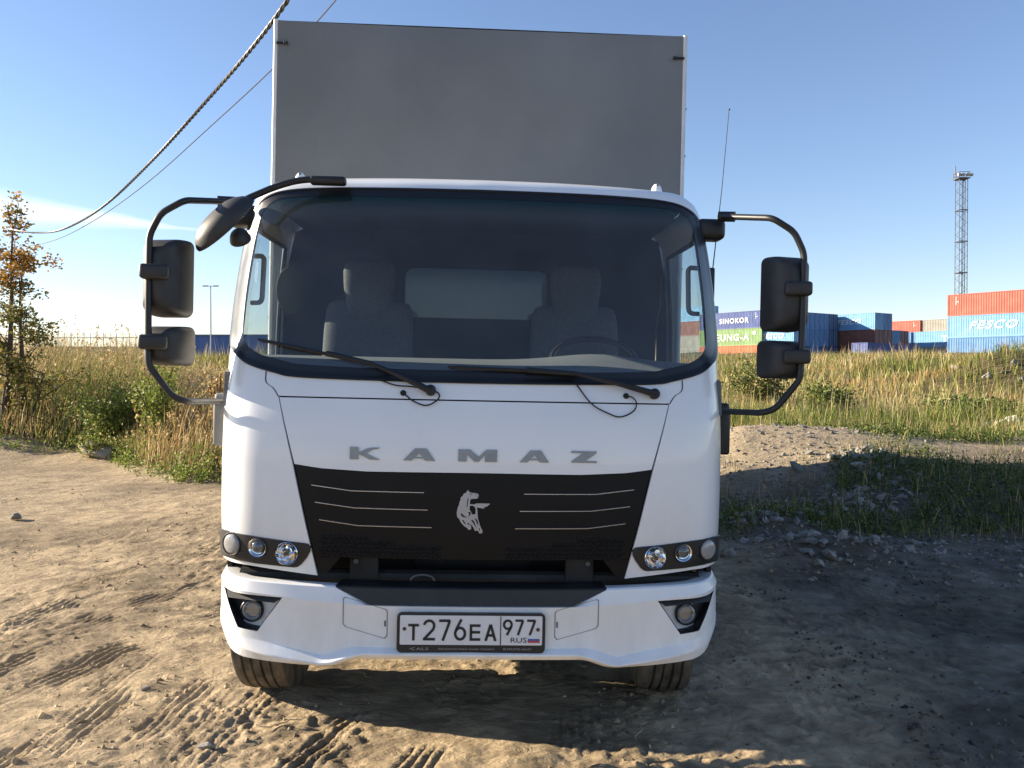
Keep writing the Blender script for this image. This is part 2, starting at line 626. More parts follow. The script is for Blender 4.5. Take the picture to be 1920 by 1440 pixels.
TC = TC * (1 - kr) + np.clip(np.array([.082, .073, .062]) * gm_ ** 1.35, .015, .3) * kr  # grey stone tone darkened further to deepen the truck's cast shadow
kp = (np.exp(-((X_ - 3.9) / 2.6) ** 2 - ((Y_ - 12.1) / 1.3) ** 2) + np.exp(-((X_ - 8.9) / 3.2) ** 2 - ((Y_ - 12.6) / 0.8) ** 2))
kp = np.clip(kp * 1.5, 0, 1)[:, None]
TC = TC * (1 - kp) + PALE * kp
kv = np.where(X_ < 0, sstep(-0.3, 0.9, Y_ - veg_edge(X_) + 1.2 * fbm(X_ * 0.8, Y_ * 0.8, 3, 77)), sstep(12.8, 14.5, Y_ + fbm(X_ * 0.7, Y_ * 0.7, 2, 78)))[:, None]
TC = TC * (1 - kv) + HUM * kv
M_GROUND = mat('sandy_soil', (0.3, 0.24, 0.16), rough=0.95, spec=0.15, noise=(9, 0.72, 8), bump=(38, 0.55, 0.012), col_attr='Col')
_t = M_GROUND.node_tree
_b = [n_ for n_ in _t.nodes if n_.type == 'BUMP'][0]
_co = [n_ for n_ in _t.nodes if n_.type == 'TEX_COORD'][0]
_mp = _t.nodes.new('ShaderNodeMapping'); _mp.inputs['Scale'].default_value = (7, 13, 10)
_n2 = _t.nodes.new('ShaderNodeTexNoise'); _n2.inputs['Scale'].default_value = 1.0; _n2.inputs['Detail'].default_value = 9; _n2.inputs['Roughness'].default_value = .62; _n2.inputs['Distortion'].default_value = .6
_b2 = _t.nodes.new('ShaderNodeBump'); _b2.inputs['Strength'].default_value = .75; _b2.inputs['Distance'].default_value = .05
_t.links.new(_co.outputs['Object'], _mp.inputs[0]); _t.links.new(_mp.outputs[0], _n2.inputs[0]); _t.links.new(_n2.outputs[0], _b2.inputs['Height'])
_t.links.new(_b2.outputs[0], _b.inputs['Normal'])
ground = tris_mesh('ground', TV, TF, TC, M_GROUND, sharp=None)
ground.data.polygons.foreach_set('use_smooth', [True] * len(ground.data.polygons))
tag(ground, kind='structure')

def tz(x, y):
    return float(terrain(np.array([x]), np.array([y]), fine=True)[0])

# ------------------------------------------------------------------ materials
M_WHITE = mat('white_paint', (0.87, 0.88, 0.885), rough=0.30, coat=0.6, noise=(2.2, 0.955, 7))
M_WHITE_DIRTY = mat('white_bumper_paint', (0.86, 0.865, 0.86), rough=0.36, coat=0.35, noise=(5.0, 0.93, 8))
def road_dust(m, z0, z1, amount, scale=3.0):
    """a film of pale road dust, thicker and patchier towards the bottom of the part"""
    t = m.node_tree
    b = t.nodes['Principled BSDF']
    co = t.nodes.new('ShaderNodeTexCoord')
    sp = t.nodes.new('ShaderNodeSeparateXYZ')
    t.links.new(co.outputs['Object'], sp.inputs[0])
    mr = t.nodes.new('ShaderNodeMapRange')
    mr.inputs['From Min'].default_value, mr.inputs['From Max'].default_value = z0, z1
    mr.inputs['To Min'].default_value, mr.inputs['To Max'].default_value = 1.0, 0.12
    t.links.new(sp.outputs[2], mr.inputs['Value'])
    mp_ = t.nodes.new('ShaderNodeMapping'); mp_.inputs['Scale'].default_value = (scale * 2.2, scale * 2.2, scale * .55)
    t.links.new(co.outputs['Object'], mp_.inputs[0])
    n = t.nodes.new('ShaderNodeTexNoise'); n.inputs['Scale'].default_value = 1; n.inputs['Detail'].default_value = 9; n.inputs['Roughness'].default_value = .68
    t.links.new(mp_.outputs[0], n.inputs[0])
    r2 = t.nodes.new('ShaderNodeMapRange')
    r2.inputs['From Min'].default_value, r2.inputs['From Max'].default_value = .38, .72
    r2.inputs['To Max'].default_value = amount
    t.links.new(n.outputs[0], r2.inputs['Value'])
    mu = t.nodes.new('ShaderNodeMath'); mu.operation = 'MULTIPLY'
    t.links.new(mr.outputs[0], mu.inputs[0]); t.links.new(r2.outputs[0], mu.inputs[1])
    mx = t.nodes.new('ShaderNodeMix'); mx.data_type = 'RGBA'
    lk = b.inputs['Base Color'].links
    if lk:
        t.links.new(lk[0].from_socket, mx.inputs['A'])
    else:
        mx.inputs['A'].default_value = b.inputs['Base Color'].default_value
    mx.inputs['B'].default_value = (.36, .30, .22, 1)
    t.links.new(mu.outputs[0], mx.inputs['Factor'])
    t.links.new(mx.outputs['Result'], b.inputs['Base Color'])
road_dust(M_WHITE, .78, 1.15, .26)
road_dust(M_WHITE_DIRTY, .44, .75, .32, 4.0)
M_BLACK = mat('black_plastic', (0.016, 0.017, 0.019), rough=0.42, noise=(14, 0.75, 6), bump=(420, 0.12, 0.002))
M_GLOSSB = mat('black_grille_plastic', (0.0065, 0.0072, 0.0090), rough=0.36, spec=0.22, noise=(6, 0.8, 6))
M_MIRROR_SHELL = mat('mirror_shell_plastic', (0.030, 0.030, 0.031), rough=0.48, noise=(20, 0.8, 6), bump=(500, 0.15, 0.002))
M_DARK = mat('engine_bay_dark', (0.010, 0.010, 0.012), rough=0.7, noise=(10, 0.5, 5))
M_GREYP = mat('grey_plastic', (0.16, 0.165, 0.17), rough=0.5, noise=(12, 0.8, 5))
M_RUBBER = mat('tyre_rubber', (0.035, 0.032, 0.029), rough=0.8, noise=(18, 0.65, 6), bump=(60, 0.2, 0.004))
road_dust(M_RUBBER, -.5, .6, .75, 5.0)
M_GAP = mat('gap_shadow_rubber', (0.012, 0.012, 0.013), rough=0.8)
M_SEAL = mat('window_seal', (0.010, 0.011, 0.014), rough=0.28, noise=(8, 0.85, 5))
M_SILVER = mat('silver_letter_paint', (0.30, 0.31, 0.32), rough=0.38, metal=0.35, noise=(30, 0.9, 4))
M_CHROME = mat('chrome', (0.78, 0.79, 0.8), rough=0.07, metal=1.0)
M_SATIN = mat('satin_metal_strip', (0.52, 0.53, 0.56), rough=0.25, metal=0.9)
M_STEEL = mat('chassis_steel', (0.03, 0.03, 0.032), rough=0.6, noise=(9, 0.55, 6))
M_TARP = mat('grey_tarpaulin', (0.215, 0.225, 0.23), rough=0.5, noise=(1.1, 0.74, 9), bump=(2.6, 0.30, 0.03))
road_dust(M_TARP, 1.0, 4.0, .22, 1.2)
M_ALU = mat('white_edge_profile', (0.72, 0.72, 0.70), rough=0.4, noise=(10, 0.9, 5))
M_PLATEW = mat('plate_white', (0.72, 0.73, 0.75), rough=0.35, noise=(25, 0.94, 5))
M_PLATEB = mat('plate_black_print', (0.012, 0.013, 0.018), rough=0.5)
M_TEXTG = mat('plate_frame_print', (0.33, 0.34, 0.35), rough=0.6)
M_RED = mat('flag_red', (0.45, 0.05, 0.06), rough=0.4)
M_BLUE = mat('flag_blue', (0.04, 0.10, 0.38), rough=0.4)
M_RUST = mat('rusty_bolt', (0.11, 0.045, 0.025), rough=0.8)
M_FABRIC = mat('seat_fabric', (0.085, 0.09, 0.10), rough=0.95, noise=(60, 0.8, 4))
M_DASH = mat('dashboard_plastic', (0.15, 0.16, 0.175), rough=0.75, noise=(30, 0.9, 4))
M_TRIM = mat('cab_lining', (0.035, 0.037, 0.042), rough=0.9)
M_PILLAR = mat('pillar_trim', (0.27, 0.28, 0.30), rough=0.8)
M_LENS_W = mat('frosted_lens', (0.36, 0.36, 0.36), rough=0.25, coat=0.8, noise=(90, 0.7, 3))
M_LENS_D = mat('projector_lens', (0.10, 0.115, 0.13), rough=0.06, coat=1.0, noise=(20, 0.7, 2))
M_LAMPG = mat('lamp_grey_reflector', (0.34, 0.34, 0.34), rough=0.25, metal=0.6)
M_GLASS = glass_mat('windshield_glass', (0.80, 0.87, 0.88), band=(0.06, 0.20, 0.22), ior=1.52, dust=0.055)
M_SGLASS = glass_mat('side_glass', (0.85, 0.9, 0.9))
M_LCOVER = glass_mat('lamp_cover_glass', (0.93, 0.94, 0.95), ior=1.45)
M_GREENG = mat('greenish_mirror_glass', (0.10, 0.30, 0.16), rough=0.1, metal=0.6)
M_MIRR = mat('mirror_glass', (0.85, 0.87, 0.88), rough=0.02, metal=1.0)

# ------------------------------------------------------------------ the truck
truck = empty('box_truck', (-0.163, 3.078, 0.0), (0.0, 0.021438, 0.044969))
tag(truck, 'white cab-over truck with black grille and tall grey tarpaulin body, parked on sand', 'truck')

prof = smooth_fn([(0,0),(.3,.009),(.5,.024),(.7,.046),(.8,.062),(.86,.076),(.91,.099),(.95,.135),(.985,.190),(1.01,.250),(1.035,.345),(1.05,.45),(1.06,.62)])
y0f = smooth_fn([(.6,.075),(.78,.06),(1.0,.045),(1.2,.05),(1.35,.065),(1.45,.09),(1.53,.115),(1.7,.165),(2.0,.262),(2.25,.345),(2.32,.375),(2.36,.42)])
Wf = smooth_fn([(.6,1.043),(1.0,1.052),(1.3,1.055),(1.5,1.057),(1.8,1.055),(2.1,1.040),(2.25,1.026),(2.30,1.010),(2.342,.968),(2.36,.95)])
_xs = np.concatenate([np.linspace(0, 1.0, 200), np.linspace(1.0, 1.06, 120)[1:]])
_ys = np.array([float(prof(v)) for v in _xs])
_xs = np.append(_xs, [1.06, 1.06]); _ys = np.append(_ys, [1.0, 1.8])
_ss = np.concatenate([[0], np.cumsum(np.hypot(np.diff(_xs), np.diff(_ys)))])
def Q(s, z, off=0.0):
    """point of the cab skin: s metres round the nose from its middle, height z, off outwards"""
    a = abs(s)
    x = np.interp(a, _ss, _xs)
    y = np.interp(a, _ss, _ys)
    e = 0.01
    dx = np.interp(a + e, _ss, _xs) - np.interp(max(a - e, 0), _ss, _xs)
    dy = np.interp(a + e, _ss, _ys) - np.interp(max(a - e, 0), _ss, _ys)
    l = math.hypot(dx, dy) or 1
    nx, ny = dy / l, -dx / l
    sg = 1 if s >= 0 else -1
    X = x * float(Wf(z)) / 1.06 + nx * off
    return Vector((sg * X, y + float(y0f(z)) + ny * off, z))
def s_of_x(x, z):
    return math.copysign(float(np.interp(abs(x) * 1.06 / float(Wf(z)), _xs[:318], _ss[:318])), x)
def on_front(x, z, off=0.0):
    return Q(s_of_x(x, z), z, off)

def coons(bot, top, left, right, nu, nv):
    """four boundary polylines in the (s, z) plane -> grid of (s, z)"""
    def at(poly, t):
        p = np.array(poly, float)
        L = np.concatenate([[0], np.cumsum(np.hypot(*np.diff(p, axis=0).T))])
        L /= L[-1]
        return np.array([np.interp(t, L, p[:, 0]), np.interp(t, L, p[:, 1])])
    g = np.zeros((nu, nv, 2))
    c00, c10, c01, c11 = (np.array(q, float) for q in (bot[0], bot[-1], top[0], top[-1]))
    for i, u in enumerate(np.linspace(0, 1, nu)):
        for j, v in enumerate(np.linspace(0, 1, nv)):
            g[i, j] = ((1-v)*at(bot,u)+v*at(top,u)+(1-u)*at(left,v)+u*at(right,v)
                       -((1-u)*(1-v)*c00+u*(1-v)*c10+(1-u)*v*c01+u*v*c11))
    return g
def panel(name, bot, top, left, right, nu, nv, m, parent, off=0.0, thick=0.012):
    g = coons(bot, top, left, right, nu, nv)
    A = np.array([[Q(s, z, off) for s, z in row] for row in g])
    B = np.array([[Q(s, z, off - thick) for s, z in row] for row in g])
    # front skin, then rolled-in edges
    v1, f1 = grid(A)
    n = len(v1)
    V = list(v1) + list(B.reshape(-1, 3))
    F = list(f1)
    nu_, nv_ = A.shape[:2]
    ring = [(i, 0) for i in range(nu_)] + [(nu_ - 1, j) for j in range(1, nv_)] + [(i, nv_ - 1) for i in range(nu_ - 2, -1, -1)] + [(0, j) for j in range(nv_ - 2, 0, -1)]
    ids = [i * nv_ + j for i, j in ring]
    for k in range(len(ids)):
        a, b = ids[k], ids[(k + 1) % len(ids)]
        F.append((b, a, a + n, b + n))
    o = mesh(name, V, F, m, parent, sharp=40)
    return o
def mirror_poly(p):
    return [(-s, z) for s, z in p]

# outlines in (s, z): right half from the top middle to the bottom middle
W_OUT = [(0,2.303),(.3,2.303),(.6,2.302),(.81,2.294),(.92,2.271),(1.005,2.226),(1.055,2.145),(1.088,2.04),(1.103,1.92),(1.108,1.80),(1.102,1.705),(1.062,1.645),(.975,1.606),(.893,1.566),(.777,1.535),(.69,1.521),(.4,1.514),(0,1.511)]
W_IN = [(0,2.262),(.3,2.262),(.6,2.263),(.78,2.259),(.87,2.246),(.922,2.20),(.941,2.12),(.948,2.03),(.949,1.9),(.947,1.8),(.940,1.70),(.910,1.645),(.855,1.612),(.82,1.60),(.74,1.582),(.67,1.571),(.4,1.562),(0,1.560)]
def outline(half, n=96):
    full = half + [(-s, z) for s, z in half[-2:0:-1]]
    p = [np.array(q) for q in spline([(s, 0, z) for s, z in full] + [(full[0][0], 0, full[0][1])], 6)]
    p = np.array([(q[0], q[2]) for q in p])
    return p[:-1]
# both outlines have the same number of points, in step
WO, WI = outline(W_OUT), outline(W_IN)
nW = len(WO)

# cab shell: pillars, header and cowl round the windscreen
def frame_pt(p):
    """the matching point on the rectangular rim of the shell"""
    c = np.array([0, 1.9])
    d = p - c
    k = min(1.30 / max(abs(d[0]), 1e-6), ((2.342 - 1.9) if d[1] > 0 else (1.9 - 1.449)) / max(abs(d[1]), 1e-6))
    return c + d * k
rings = []
FR = np.array([frame_pt(p) for p in WO])
for cx, cz in ((1.30, 2.342), (1.30, 1.449), (-1.30, 2.342), (-1.30, 1.449)):
    FR[np.argmin(np.hypot(FR[:, 0] - cx, (FR[:, 1] - cz) * 2))] = (cx, cz)
for t in (0, .06, .15, .28, .42, .56, .70, .85, 1.0):
    rings.append([Q(*(WO[i] * (1 - t) + FR[i] * t), off=0.0) for i in range(nW)])
v, f = grid(np.array(rings), close_v=True, flip=True)
cab = mesh('cab_shell', v, f, M_WHITE, truck, sharp=50)
fix_normals(cab)

# roof
rows = [(2.342, 0.398, .968, 0), (2.352, .418, .950, 0), (2.361, .445, .925, 0), (2.368, .49, .88, 0), (2.373, .56, .81, 0), (2.377, .66, .70, 0), (2.379, .78, .55, 0), (2.380, .9, .3, 0)]
Sg = np.concatenate([np.linspace(-2.3, -1.3, 6)[:-1], np.linspace(-1.3, -.7, 14)[:-1], np.linspace(-.7, .7, 21), np.linspace(.7, 1.3, 14)[1:], np.linspace(1.3, 2.3, 6)[1:]])
A = []
for k, (z, yy0, ww, _) in enumerate(rows):
    row = []
    for s in Sg:
        a = abs(s)
        x = np.interp(a, _ss, _xs) * ww / 1.06
        yv = np.interp(a, _ss, _ys)
        yv = min(yv * (1 if k == 0 else (ww / .968) ** .5) + yy0, 1.58)
        if k == 0:
            p = Q(s, 2.342); x, yv = abs(p.x), min(p.y, 1.58)
        zz = z - 0.030 * (min(abs(x), 1.0) / 1.0) ** 4 * min(1, k / 3.0)
        row.append((math.copysign(x, s) if abs(s) > 1e-9 else 0, yv, zz))
    A.append(row)
v, f = grid(np.array(A))
nS = len(Sg)
base = (len(rows) - 1) * nS
f = list(f) + [(base + i, base + i + 1, base + nS - 2 - i, base + nS - 1 - i) for i in range(nS // 2)]
roof = mesh('roof', v, f, M_WHITE, truck, sharp=60)
fix_normals(roof)
for sg in (-1, 1):   # marker lamps on the roof
    pr = [(0.024, 0), (0.024, 0.008), (0.020, 0.022), (0.012, 0.034), (0.0, 0.038)]
    vv, ff = lathe(pr, 14, (sg * 0.762, 0.52, 2.348), (0, 0, 1))
    mk = mesh('marker_lamp', vv, ff, M_WHITE, truck, sharp=60)
    vv, ff = lathe([(0.005, 0), (0.004, 0.003), (0, 0.0035)], 8, (sg * 0.762, 0.5035, 2.376), (0, -1, 0.5))
    mesh('bulb', vv, ff, M_BLACK, mk)

# front panels
HOOD_SIDE = [(.578, .777), (.677, 1.196), (.748, 1.444)]
sx = lambda x, z: s_of_x(x, z)
gt = [(-.676, 1.193), (-.58, 1.180), (-.4, 1.172), (0, 1.1745), (.4, 1.172), (.58, 1.180), (.676, 1.193)]
hb = [(sx(x, z), z + .003) for x, z in gt]
ht = [(sx(x, 1.4435), 1.4435) for x in np.linspace(-.747, .747, 9)]
hood = panel('hood_panel', hb, ht, [hb[0], ht[0]], [hb[-1], ht[-1]], 40, 12, M_WHITE, truck)
gtop = [(sx(x, z), z) for x, z in gt]
gl = [(sx(-.578, .85), .85), gtop[0]]
gbot = [(sx(x, .85), .85) for x in (-.5945, -.4, -.2, 0, .2, .4, .5945)]
grille = panel('grille_panel', gbot, gtop, [gbot[0], gtop[0]], [gbot[-1], gtop[-1]], 40, 14, M_GLOSSB, truck, off=-0.004)
for sg in (-1, 1):   # the cheeks of the grille that run down beside the opening
    q = [(.497, .8485), (.594, .8485), (.5775, .778), (.545, .79)]
    pts = [on_front(sg * x, z, -0.004) for x, z in q]
    bk = [p + Vector((0, .05, 0)) for p in pts]
    mesh('grille_cheek', pts + bk, [(0, 1, 2, 3), (0, 4, 5, 1), (1, 5, 6, 2), (2, 6, 7, 3), (3, 7, 4, 0)], M_GLOSSB, grille)
# perforated strips low on the grille
for sg in (-1, 1):
    parts = []
    for r_ in range(5):
        for c_ in range(22):
            x = .125 + c_ * .0208 + (r_ % 2) * .0104
            z = .862 + r_ * .0165
            if x > .59 - (0.92 - z) * .25 or (r_ >= 3 and x < .30 + (r_ - 3) * .09):
                continue
            o_ = on_front(sg * x, z, -0.0035)
            hexo = [(math.cos(R(60 * k + 30)) * .0105, math.sin(R(60 * k + 30)) * .0105) for k in range(6)]
            V = [o_ + Vector((a, 0, b)) for a, b in hexo] + [o_ + Vector((a * .72, -.0035, b * .72)) for a, b in hexo] + [o_ + Vector((a * .5, .001, b * .5)) for a, b in hexo]
            F = [(k, (k + 1) % 6, 6 + (k + 1) % 6, 6 + k) for k in range(6)] + [(6 + k, 6 + (k + 1) % 6, 12 + (k + 1) % 6, 12 + k) for k in range(6)] + [tuple(range(12, 18))]
            parts.append((V, F))
    v, f = join(parts)
    o = mesh('honeycomb_mesh', v, f, M_BLACK, grille, sharp=20)
    o['kind'] = 'stuff'
# bright strips
STR = [((.609, 1.1195), (.460, 1.102), (.187, 1.101)), ((.594, 1.0555), (.445, 1.0385), (.172, 1.0365)), ((.577, .9905), (.430, .9725), (.156, .971))]
for sg in (-1, 1):
    for a, b, c in STR:
        V, F = [], []
        pts = [(a[0]*(1-t)+b[0]*t, a[1]*(1-t)+b[1]*t) for t in np.linspace(0, 1, 6)] + [(b[0]*(1-t)+c[0]*t, b[1]*(1-t)+c[1]*t) for t in np.linspace(0, 1, 8)[1:]]
        for x, z in pts:
            h = .0032
            V += [on_front(sg * x, z - h, -.004), on_front(sg * x, z - h * .4, .003), on_front(sg * x, z + h * .4, .003), on_front(sg * x, z + h, -.004)]
        for i in range(len(pts) - 1):
            for k in range(3):
                F.append((i * 4 + k, i * 4 + k + 1, (i + 1) * 4 + k + 1, (i + 1) * 4 + k))
        F += [(0, 1, 2, 3), tuple((len(pts) - 1) * 4 + k for k in range(4))]
        o = mesh('trim_strip', V, F, M_SATIN, grille, sharp=30)
        fix_normals(o)
# leaping horse emblem, cut from sheet metal
HO = [(460,330),(475,378),(500,372),(515,395),(580,400),(665,410),(690,430),(703,465),(700,476),(640,482),(695,490),(680,515),(640,530),(575,530),(515,545),(505,640),(503,655),(560,650),(600,660),(650,635),(780,632),(960,637),(945,660),(910,680),(900,700),(830,712),(838,740),(790,745),(665,722),(680,800),(685,900),(700,1000),(730,1080),(750,1150),(790,1220),(805,1260),(790,1305),(725,1305),(715,1265),(680,1240),(630,1250),(600,1180),(560,1120),(520,1105),(545,1150),(550,1190),(530,1225),(480,1225),(460,1190),(380,1140),(300,1050),(290,1010),(225,940),(215,850),(230,750),(260,680),(275,600),(300,545),(292,515),(340,470),(365,420),(415,400)]
circ = lambda cx, cy, r: [(cx + r * math.cos(R(60 * k)), cy + r * math.sin(R(60 * k))) for k in range(6)]
HH = [[(505,690),(560,685),(610,700),(640,770),(635,870),(600,880),(565,880),(530,815),(502,770)],
      [(455,520),(480,525),(465,600),(450,730),(435,725),(445,600)], [(305,865),(330,860),(375,910),(445,945),(440,955),(350,940),(315,905)],
      [(460,835),(510,825),(535,860),(520,900),(480,935),(470,925),(500,885),(490,860)], [(340,1010),(375,1010),(420,1100),(410,1110),(370,1060)],
      [(540,1010),(580,1000),(620,1060),(665,1170),(650,1165),(600,1090)], [(620,975),(650,970),(690,1030),(710,1120),(695,1125),(660,1050)],
      [(715,1180),(735,1190),(750,1235),(735,1245),(720,1210)], [(445,1075),(490,1080),(515,1092),(500,1120),(470,1100)],
      circ(525,430,15), circ(648,440,12)]
hz = lambda p: (-.099 + p[0] * .199 / 1200, 1.1705 - p[1] * .2405 / 1440)
v, f = slab([hz(p) for p in HO], [[hz(p) for p in h] for h in HH], lambda x, z: on_front(x, z, 0.003), 0.006, (0, 1, 0))
o = mesh('horse_emblem', v, f, mat('emblem_silver', (0.42, 0.43, 0.46), rough=0.35, metal=0.4), grille, sharp=20)
fix_normals(o)
# raised letters on the hood
LET = [('K', -.467, -.356, [(0,0),(.29,0),(.29,.42),(.36,.36),(.58,.09),(.72,.03),(1,0),(.97,.09),(.78,.17),(.55,.50),(1,.97),(1,1),(.68,1),(.36,.62),(.29,.62),(.29,1),(0,1)], []),
       ('A', -.266, -.149, [(0,.97),(.36,0),(.73,0),(1,.97),(1,1),(.70,1),(.62,.82),(.34,.82),(.25,1),(0,1)], [[(.50,.40),(.615,.70),(.375,.70)]]),
       ('M', -.062, .083, [(0,1),(0,0),(.30,0),(.53,.60),(.72,0),(1,0),(1,1),(.69,1),(.69,.42),(.53,1),(.42,1),(.22,.42),(.22,1)], []),
       ('A', .169, .278, [(0,.97),(.36,0),(.73,0),(1,.97),(1,1),(.70,1),(.62,.82),(.34,.82),(.25,1),(0,1)], [[(.50,.40),(.615,.70),(.375,.70)]]),
       ('Z', .364, .461, [(0,0),(1,.03),(.97,.22),(.56,.80),(1,.84),(1,1),(0,.97),(0,.86),(.44,.20),(0,.17)], [])]
for ch, xa, xb, out, hol in LET:
    m_ = lambda p: (xa + p[0] * (xb - xa), 1.2655 - p[1] * .0455)
    v, f = slab([m_(p) for p in out], [[m_(p) for p in h] for h in hol], lambda x, z: on_front(x, z, 0.005), 0.007, (0, 1, 0))
    o = mesh('letter', v, f, M_SILVER, hood, sharp=20)
    fix_normals(o)

# corner panels with the lamp units
for sg in (-1, 1):
    li = [(.5835, .777), (.684, 1.196), (.7525, 1.444)]
    left = [(s_of_x(x, z), z) for x, z in li]
    right = [(1.30, .803), (1.30, 1.449)]
    bot = [left[0], (s_of_x(.725, .791), .791), (s_of_x(.855, .8045), .8045), (1.0, .807), (1.30, .803)]
    top = [(s_of_x(.7525, 1.449), 1.449), (1.0, 1.449), (1.30, 1.449)]
    left[-1] = top[0]
    mm = (lambda p: p) if sg > 0 else mirror_poly
    cp = panel('corner_panel', mm(bot), mm(top), mm(left), mm(right), 64, 26, M_WHITE, truck)
    fix_normals(cp)
    # a shallow press line above the lamps
    pts = [(.60 + .025 * i, .935 + .010 * i / 20) for i in range(17)]
    # lamp unit: dark carrier let into the panel
    hl = [(.615,.886),(.625,.8975),(.645,.900),(.70,.904),(.78,.912),(.86,.920),(.92,.923),(.98,.925),(1.05,.918),(1.12,.908),(1.12,.806),(1.06,.812),(.985,.820),(.92,.8195),(.83,.813),(.74,.808),(.68,.805),(.665,.808),(.652,.8175),(.63,.845),(.617,.868)]
    N = 8
    c0 = np.array([.88, .856])
    rg = [[Q(sg * p[0], p[1], -0.006) for p in hl], [Q(sg * p[0], p[1], 0.005) for p in hl]]
    for t in (.97, .75, .5, .25, .02):
        rg.append([Q(sg * (c0[0] + (p[0] - c0[0]) * t), c0[1] + (p[1] - c0[1]) * t, 0.008) for p in hl])
    v, f = grid(np.array(rg), close_v=True)
    lamp = mesh('headlight_unit', v, f, M_BLACK, truck, sharp=25)
    fix_normals(lamp)
    for k, (s_, z_, r_) in enumerate([(.936, .8805, .0395), (.8205, .8755, .0335), (.707, .859, .0385)]):
        p = Q(sg * s_, z_, 0.005)
        e = Q(sg * (s_ + .02), z_) - Q(sg * (s_ - .02), z_)
        nrm = Vector((e.y, -e.x, 0)).normalized() if sg > 0 else Vector((-e.y, e.x, 0)).normalized()
        if nrm.y > 0: nrm = -nrm
        nrm = (nrm * .7 + Vector((0, -1, 0)) * .3).normalized()
        rim = lathe([(r_ * 1.12, -.004), (r_ * 1.12, .008), (r_ * 1.06, .0105), (r_, .008), (r_, .002)], 40, p, nrm, capend=False)
        if k == 0:
            bz = mesh('lamp_bezel', *rim, M_BLACK, lamp)
            fix_normals(bz)
            dome = lathe([(r_, .003), (r_ * .97, .008), (r_ * .7, .0125), (r_ * .35, .0145), (0.0003, .015)], 40, p, nrm)
            mesh('daytime_lens', *dome, M_LENS_W, lamp, sharp=60)
        elif k == 1:
            bz = mesh('lamp_bezel', *rim, M_BLACK, lamp)
            cup = lathe([(r_, .010), (r_ * .93, .009), (r_ * .78, .003), (r_ * .72, .002), (0.0003, .001)], 40, p, nrm)
            mesh('chrome_cup', *cup, M_CHROME, lamp, sharp=60)
            up = p + Vector((0, 0, .004))
            dome = lathe([(r_ * .70, .002), (r_ * .69, .008), (r_ * .58, .014), (r_ * .35, .018), (.0003, .020)], 36, up, nrm)
            mesh('projector_lens', *dome, M_LENS_D, lamp, sharp=60)
        else:
            bz = mesh('lamp_bezel', *rim, M_CHROME, lamp)
            V, F = [], []
            a_ax = nrm.orthogonal().normalized(); b_ax = nrm.cross(a_ax)
            nf = 14
            for j, (rr, h) in enumerate([(r_, .009), (r_ * .8, .0015), (r_ * .55, .0055), (r_ * .3, .0015)]):
                for q in range(nf):
                    t = 2 * math.pi * (q + .5 * (j % 2)) / nf
                    V.append(p + nrm * (h + .0025 * ((q * 7 + j * 3) % 3)) + (a_ax * math.cos(t) + b_ax * math.sin(t)) * rr)
            for j in range(3):
                for q in range(nf):
                    F.append((j * nf + q, j * nf + (q + 1) % nf, (j + 1) * nf + (q + 1) % nf, (j + 1) * nf + q))
            F.append(tuple(3 * nf + q for q in range(nf)))
            mesh('facet_reflector', V, F, M_CHROME, lamp, sharp=5)
            mesh('bulb_cap', *lathe([(r_ * .22, .002), (r_ * .2, .018), (r_ * .1, .021), (.0003, .021)], 14, p, nrm), mat('bulb_brown', (.12, .08, .05), rough=.4, metal=.5), lamp)
            dome = lathe([(r_, .009), (r_ * .8, .016), (r_ * .4, .020), (.0003, .021)], 32, p, nrm)
            mesh('cover_glass', *dome, M_LCOVER, lamp, sharp=60)
    mesh('screw', *lathe([(.0045, 0), (.004, .003), (.0003, .0033)], 10, Q(sg * .637, .853, .004), (0, -1, 0)), M_GREYP, lamp)

# dark structure behind the panels so that the joints read as deep gaps
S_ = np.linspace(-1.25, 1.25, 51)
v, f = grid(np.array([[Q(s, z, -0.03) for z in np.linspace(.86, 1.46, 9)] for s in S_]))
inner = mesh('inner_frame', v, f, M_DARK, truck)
# seams drawn as narrow rubber joints: cowl sides
for sg in (-1, 1):
    pts = [(.809, 1.541), (.8045, 1.50), (.774, 1.4775), (.7515, 1.447)]
    pts = [(p[0], p[2]) for p in spline([(a, 0, b) for a, b in pts], 6)]
    V, F = [], []
    for i, (x, z) in enumerate(pts):
        V += [on_front(sg * (x - .0022), z, .0012), on_front(sg * (x + .0022), z, .0012)]
        if i: F.append((2*i-2, 2*i-1, 2*i+1, 2*i))
    o = mesh('cowl_joint', V, F, M_GAP, cab)

# windscreen with its black rim
rg = []
for t, off in ((0, -.004), (0.0, .006), (.06, .0095), (.22, .0085), (.30, .0040), (.6, .0040), (1.0, .0035)):
    rg.append([Q(*(WO[i] * (1 - t) + WI[i] * t), off=off) for i in range(nW)])
v, f = grid(np.array(rg), close_v=True)
bezel = mesh('windscreen_rim', v, f, M_SEAL, truck, sharp=40)
fix_normals(bezel)
rg = []
cW = np.array([0, 1.9])
for t in (1.0, .97, .93, .87, .78, .66, .52, .36, .2, .004):
    rg.append([Q(*(cW + (WI[i] - cW) * t), off=.002) for i in range(nW)])
v, f = grid(np.array(rg), close_v=True)
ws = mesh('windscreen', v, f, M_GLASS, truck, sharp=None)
ws.data.polygons.foreach_set('use_smooth', [True] * len(ws.data.polygons))
fix_normals(ws)

